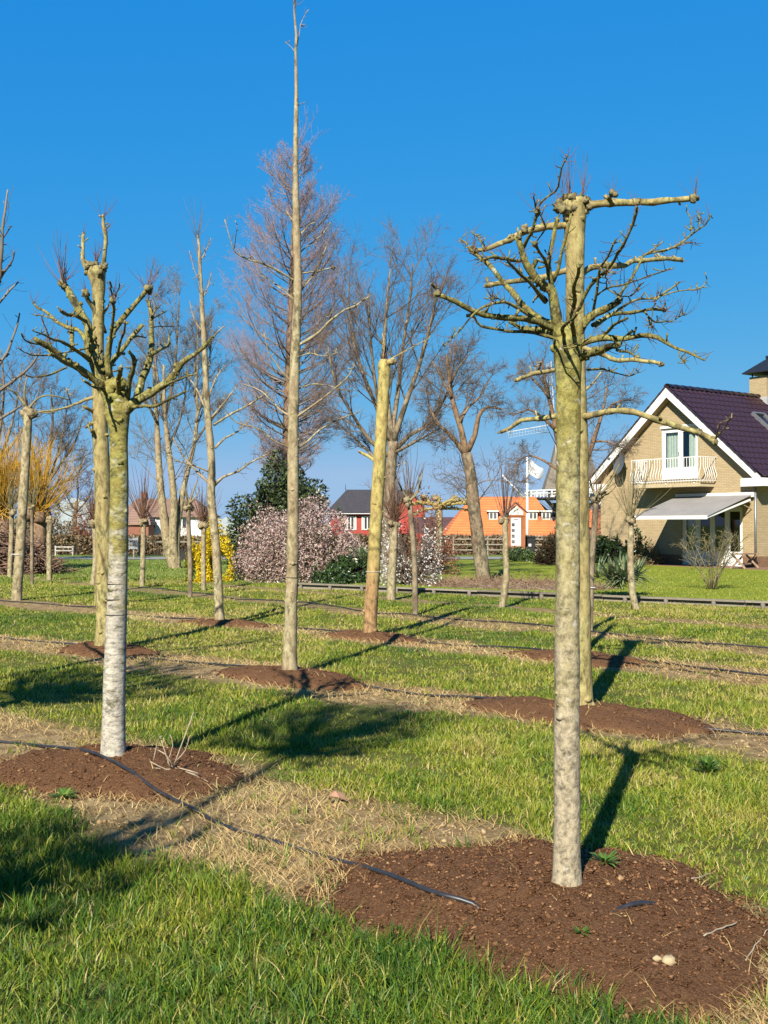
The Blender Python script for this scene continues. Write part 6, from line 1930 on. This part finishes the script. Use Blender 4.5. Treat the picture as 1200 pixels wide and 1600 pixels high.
def hipped(parent, x0, x1, y0, y1, z0, z1, rx0, rx1, mat, ov=.3, name='roof'):
    """hipped roof with its eaves at z0 and ridge rx0..rx1 at z1"""
    ym = (y0 + y1) / 2
    mb = MB()
    a = [(x0 - ov, y0 - ov, z0), (x1 + ov, y0 - ov, z0), (x1 + ov, y1 + ov, z0), (x0 - ov, y1 + ov, z0), (rx0, ym, z1), (rx1, ym, z1)]
    b_ = [(p[0], p[1], p[2] - .12) for p in a[:4]]
    mb.v = [Vector(p) for p in a + b_]
    mb.f = [[0, 1, 5, 4], [1, 2, 5], [2, 3, 4, 5], [3, 0, 4], [6, 7, 1, 0], [7, 8, 2, 1], [8, 9, 3, 2], [9, 6, 0, 3], [9, 8, 7, 6]]
    return mb.build(name, mat, parent)

def win(parent, x, y, z, w_, h_, shutters=False, dark=True):
    o = MB().bx(x - w_ / 2, x + w_ / 2, y - .08, y - .003, z, z + h_).build('window', MT['white_paint'], parent)
    for s in (-1, 1):
        MB().bx(x + s * w_ / 4 - w_ * .17, x + s * w_ / 4 + w_ * .17, y - .10, y - .082, z + h_ * .08, z + h_ * .92).build('pane', M('far_glass', (.05, .055, .06), (.03, .035, .04), 2, .1, 0, .5), o)
    if shutters:
        for s in (-1, 1): MB().bx(x + s * w_ * .72 - w_ * .13, x + s * w_ * .72 + w_ * .13, y - .09, y - .003, z, z + h_).build('shutter', MT['white_paint'], parent)

# red barn
d = 118.0
xa, xb = P(516, 800, d).x, P(628, 800, d).x
ze, zr = P(560, 802, d).z, P(560, 767, d).z
zg = float(gz(0, d))
bn_ = thing('red_barn', ((xa + xb) / 2, d, zg), 'red boarded barn with dark hipped slate roof and white shutters', 'barn')
MB().bx(xa, xb, d, d + 7, zg - .1, ze).build('wall', REDW, bn_)
hipped(bn_, xa, xb, d, d + 7, ze, zr + .25, P(540, 800, d).x, P(636, 800, d).x, DSL, .55)
MB().bx(xa - .5, xb + .5, d - .60, d - .56, ze - .08, ze - .02).build('gutter', MT['white_paint'], bn_)
MB().tube([(P(538, 767, d).x, d + 3.5, zr + .2), (P(538, 767, d).x, d + 3.5, zr + .9)], [.05, .02], 6).build('finial', DSL, bn_)
for px in (548, 574): win(bn_, P(px, 800, d).x, d, P(px, 828, d).z, .72, 1.5, True)
# brick wing with front gable
xa2, xb2 = P(616, 800, d - 6).x, P(664, 800, d - 6).x
xm = P(640, 800, d - 6).x
zap, zev = P(640, 763, d - 6).z, P(640, 792, d - 6).z
mb = MB(); mb.prism([(xa2, d - 6, zg - .1), (xb2, d - 6, zg - .1), (xb2, d - 6, zev), (xm, d - 6, zap - .25), (xa2, d - 6, zev)], (0, 5.95, 0)); 
w2 = thing('red_barn_wing', (xm, d - 6, zg), 'red gable-fronted wing with dark roof beside the hipped red barn', 'barn')
mb.build('wall', REDW, w2)
for s in (-1, 1):
    e = xm + s * (xb2 - xa2) / 2 * 1.18
    zz = zap - (zap - zev) * 1.18
    mb = MB(); mb.prism([(xm, d - 6.4, zap), (e, d - 6.4, zz), (e, d - 6.4, zz - .18), (xm, d - 6.4, zap - .18)], (0, 6.3, 0)); mb.build('roof', DSL, w2)
# low brick shed, dark roof
d = 104.0
sh = thing('low_shed', (P(715, 840, d).x, d, -1.2), 'low shed with dark red-brown roof and white verge beside the orange roofs', 'shed')
xa, xb = P(672, 800, d).x, P(722, 800, d).x
MB().bx(xa, xb, d, d + 5, -1.3, .9).build('wall', BRICKR, sh)
mb = MB(); za, zb = P(700, 810, d).z, P(700, 834, d).z
mb.prism([(xa - 2, d + 2.5, za), (P(713, 810, d).x, d + 2.5, za), (P(738, 834, d).x, d - .6, zb), (xa - 2, d - .6, zb)], (0, .02, .14)); mb.build('roof', M('shed_roof', (.10, .05, .05), (.07, .035, .035), 2, .8), sh)
MB().bar(P(713, 810, d + 2.4), P(740, 832, d - .5), .1, .22).build('verge', MT['white_paint'], sh)

# long orange-roofed building
d = 96.0
ob = thing('orange_roofed_farmhouse', (P(780, 840, d).x, d, -1.2), 'long low building with bright orange tiled hipped roof and three white dormers', 'building')
xa, xb = P(700, 800, d).x, P(874, 800, d).x
ze, zr = P(780, 836, d).z, P(780, 776, d + 4).z
MB().bx(xa, xb, d, d + 8, -1.3, ze + .02).build('wall', BRICKR, ob)
hipped(ob, xa, xb, d, d + 8, ze, zr, P(742, 800, d).x, P(846, 800, d).x, ORT, .3)
MB().bx(xa - .3, xb + .3, d - .42, d - .32, ze - .2, ze - .06).build('gutter', MT['white_paint'], ob)
slope = (zr - ze) / 4.3
for px in (770, 832, 852):
    dm = 1.75
    xc, zb = P(px, 812, d + dm).x, P(px, 812, d + dm).z
    hh, ww = .72, .78
    dr = MB().bx(xc - ww / 2, xc + ww / 2, d + dm - .35, d + dm + 1.5, zb, zb + hh).build('dormer', WALLW, ob)
    MB().bx(xc - ww * .7, xc + ww * .7, d + dm - .5, d + dm + 1.7, zb + hh + .003, zb + hh + .10).build('dormer_roof', MT['white_paint'], dr)
    for s in (-1, 1): MB().bx(xc + s * .17 - .12, xc + s * .17 + .12, d + dm - .37, d + dm - .353, zb + .1, zb + hh - .12).build('pane', M('far_glass2', (.12, .13, .14), (.08, .09, .1), 2, .1, 0, .5), dr)
    for s in (-1, 1): MB().bx(xc + s * (ww / 2 + .03) - .02, xc + s * (ww / 2 + .03) + .02, d + dm - .34, d + dm + 1.4, zb, zb + hh - .01).build('cheek', DSL, dr)
d = 104.0
o2 = thing('orange_roofed_barn', (P(905, 840, d).x, d, -1.2), 'second orange-roofed barn glimpsed between the big pollards and the gabled house', 'barn')
xa, xb = P(882, 800, d).x, P(950, 800, d).x
MB().bx(xa, xb, d, d + 8, -1.3, P(900, 822, d).z).build('wall', BRICKR, o2)
hipped(o2, xa, xb, d, d + 8, P(900, 822, d).z, P(900, 786, d + 4).z, xa + 1.6, xb - 1.6, ORT, .3)

# windmill
d = 150.0
mx = P(893, 800, d).x
wm = thing('windmill', (mx, d, -1.2), 'thatched windmill with white base band and dark stage behind the big pollards', 'windmill')
THATCH = M('thatch', (.23, .20, .16), (.16, .14, .11), 3, .95, .4)
def ringmesh(prof, n=8, rot=.39):
    mb = MB()
    for r, z in prof:
        for k in range(n):
            a = rot + 6.2832 * k / n
            mb.v.append(Vector((mx + r * math.cos(a), d + r * math.sin(a), z)))
    for j in range(len(prof) - 1):
        for k in range(n): mb.f.append([j * n + k, j * n + (k + 1) % n, (j + 1) * n + (k + 1) % n, (j + 1) * n + k])
    mb.f.append(list(range(n))[::-1]); mb.f.append([(len(prof) - 1) * n + k for k in range(n)])
    return mb
zs, zb, zt = P(850, 779, d).z, P(850, 766, d).z, P(880, 676, d).z
k_ = d / F
ringmesh([(38 * k_, zs + .1), (37.5 * k_, zb)]).build('white_base', WALLW, wm)
ringmesh([(48 * k_, zb + .003), (44 * k_, zb + 1.2), (36 * k_, zb + 3.2), (28 * k_, zb + 6), (21 * k_, zt)]).build('body', THATCH, wm)
ringmesh([(21 * k_, zt + .003), (24 * k_, zt + .5), (20 * k_, zt + 1.8), (9 * k_, zt + 3.2), (1 * k_, zt + 3.6)], 14).build('cap', THATCH, wm, True)
ringmesh([(30 * k_, -1.3), (31 * k_, zs - .6)]).build('lower_wall', M('tarred_wood', (.02, .022, .03), (.014, .015, .02), 5, .6), wm)
ringmesh([(73 * k_, zs - .12), (73 * k_, zs + .08)], 16).build('stage', M('tarred_deck', (.03, .032, .04), (.02, .021, .028), 5, .7), wm)
for k in range(16):
    a = 6.2832 * k / 16
    p = Vector((mx + 70 * k_ * math.cos(a), d + 70 * k_ * math.sin(a), zs - .1)); q = Vector((mx + 30 * k_ * math.cos(a), d + 30 * k_ * math.sin(a), zs - 2.6))
    MB().bar(p, q, .16, .2).build('strut', M('tarred_strut', (.02, .022, .03), None, 5, .6), wm)
rp = [Vector((mx + 72 * k_ * math.cos(6.2832 * k / 32), d + 72 * k_ * math.sin(6.2832 * k / 32), zs + 1.0)) for k in range(33)]
rl = MB().tube(rp, [.09] * 33, 5, cap=False).tube([p - Vector((0, 0, .4)) for p in rp], [.09] * 33, 5, cap=False).build('railing', MT['white_paint'], wm)
for k in range(32):
    p = rp[k]
    MB().bx(p.x - .08, p.x + .08, p.y - .08, p.y + .08, zs + .085, zs + .95).build('baluster', MT['white_paint'], rl)
MB().bx(mx - 28 * k_ - .5, mx - 28 * k_ + .5, d - 31 * k_ - .4, d - 31 * k_ - .1, zb - .5, zb - .05).build('window', DSL, wm)
TURN = math.radians(48)           # the cap is turned to the left of the view
hub = Vector((mx - 3.6 * math.sin(TURN), d - 3.6 * math.cos(TURN), zt + 1.0))
SAILW = M('sail_wood', (.62, .62, .60), (.5, .5, .5), 3, .7)
for k in range(4):
    a = math.radians(184 + 90 * k)
    ax_ = Vector((math.cos(TURN), -math.sin(TURN), 0))
    dr = ax_ * math.cos(a) + Vector((0, 0, math.sin(a))); pr = -ax_ * math.sin(a) + Vector((0, 0, math.cos(a)))
    sl_ = MB().bar(hub, hub + dr * 8.6, .09, .10).build('sail', SAILW, wm)
    for s in np.linspace(1.6, 8.4, 14):
        MB().bar(hub + dr * s, hub + dr * s + pr * .8, .022, .022).build('sail_slat', SAILW, sl_)
    for w_ in (.4, .8): MB().bar(hub + dr * 1.6 + pr * w_, hub + dr * 8.4 + pr * w_, .03, .03).build('sail_lath', SAILW, sl_)

# brown-roofed white house on the left, and greenhouse roofs
d = 102.0
lh = thing('white_house', (P(255, 840, d).x, d, -1.2), 'white house with brown tiled roof and chimney behind the three-stemmed tree', 'house')
xa, xb = P(190, 800, d).x, P(318, 800, d).x
ze, zr = P(250, 806, d).z, P(250, 779, d + 4).z
MB().bx(xa, xb, d, d + 8, -1.3, ze).build('wall', WALLW, lh)
rf = hipped(lh, xa, xb, d, d + 8, ze, zr, xa + .5, xb - 1.5, BRT, .35)
MB().bx(P(207, 770, d).x, P(216, 770, d).x, d + 3.4, d + 4.2, zr - .8, P(210, 768, d).z).build('chimney', BRICKR, rf)
for px in (236, 262, 284): win(lh, P(px, 820, d).x, d, P(px, 826, d).z, 1.0, 1.0)
mb = MB(); xq0, xq1 = P(196, 800, d - 3).x, P(232, 800, d - 3).x
zq = P(200, 818, d - 3).z
ext = thing('brown_roofed_shed', ((xq0 + xq1) / 2, d - 3, -1.2), 'lower brown-roofed annexe in front of the white house', 'shed')
MB().bx(xq0, xq1, d - 3, d - .6, -1.3, zq - .02).build('wall', BRICKR, ext)
hipped(ext, xq0, xq1, d - 3, d - .6, zq, P(200, 796, d - 2).z, xq0 + .4, xq1 - .4, BRT, .25)
for (x0p, x1p, yt, dd, lab) in ((84, 140, 757, 130, 'pale greenhouse with low ridged roof beyond the small dark tree'), (338, 372, 786, 125, 'pale greenhouse gable between the slim tree and the holly')):
    gh = thing('greenhouse', (P((x0p + x1p) / 2, 840, dd).x, dd, -1.2), lab, 'greenhouse')
    xa, xb = P(x0p, 800, dd).x, P(x1p, 800, dd).x
    zt_ = P(100, yt, dd).z - 1.5
    MB().bx(xa, xb, dd, dd + 10, -1.3, zt_ - .8).build('wall', M('glasshouse', (.36, .40, .42), (.30, .34, .36), 2, .3), gh)
    nspan = 1
    for k in range(nspan):
        w_ = (xb - xa) / nspan
        mb = MB(); mb.prism([(xa + k * w_, dd - .02, zt_ - .78), (xa + (k + 1) * w_ - .03, dd - .02, zt_ - .78), (xa + (k + .5) * w_, dd - .02, zt_)], (0, 10, 0)); mb.build('roof', M('glasshouse_roof', (.36, .40, .44), (.30, .34, .38), 2, .3), gh)

# distant tree line closing the horizon
rg = np.random.default_rng(191)
N = 30000
x = rg.uniform(-260, 280, N); y = 215 + rg.uniform(0, 30, N)
h = (3.6 + 1.6 * vn(x, y * 0, .12, 192) + .9 * vn(x, y * 0, .5, 193)) * rg.uniform(0, 1, N) ** .6
V, T = petals(np.stack([x, y, -1.2 + np.maximum(h, .1)], -1), rg.uniform(.35, .8, N), rg)
me = np_mesh('leaves', V, None, T); set_tint(me, np.repeat(rg.beta(2, 2, N), 4))
tag(link('far_wood', me, leafy('far_wood', [(0, (.10, .085, .06)), (.5, (.15, .13, .085)), (1, (.10, .12, .06))], .1, .9)), 'far brown-grey line of trees closing the horizon', 'wood', kind='stuff')
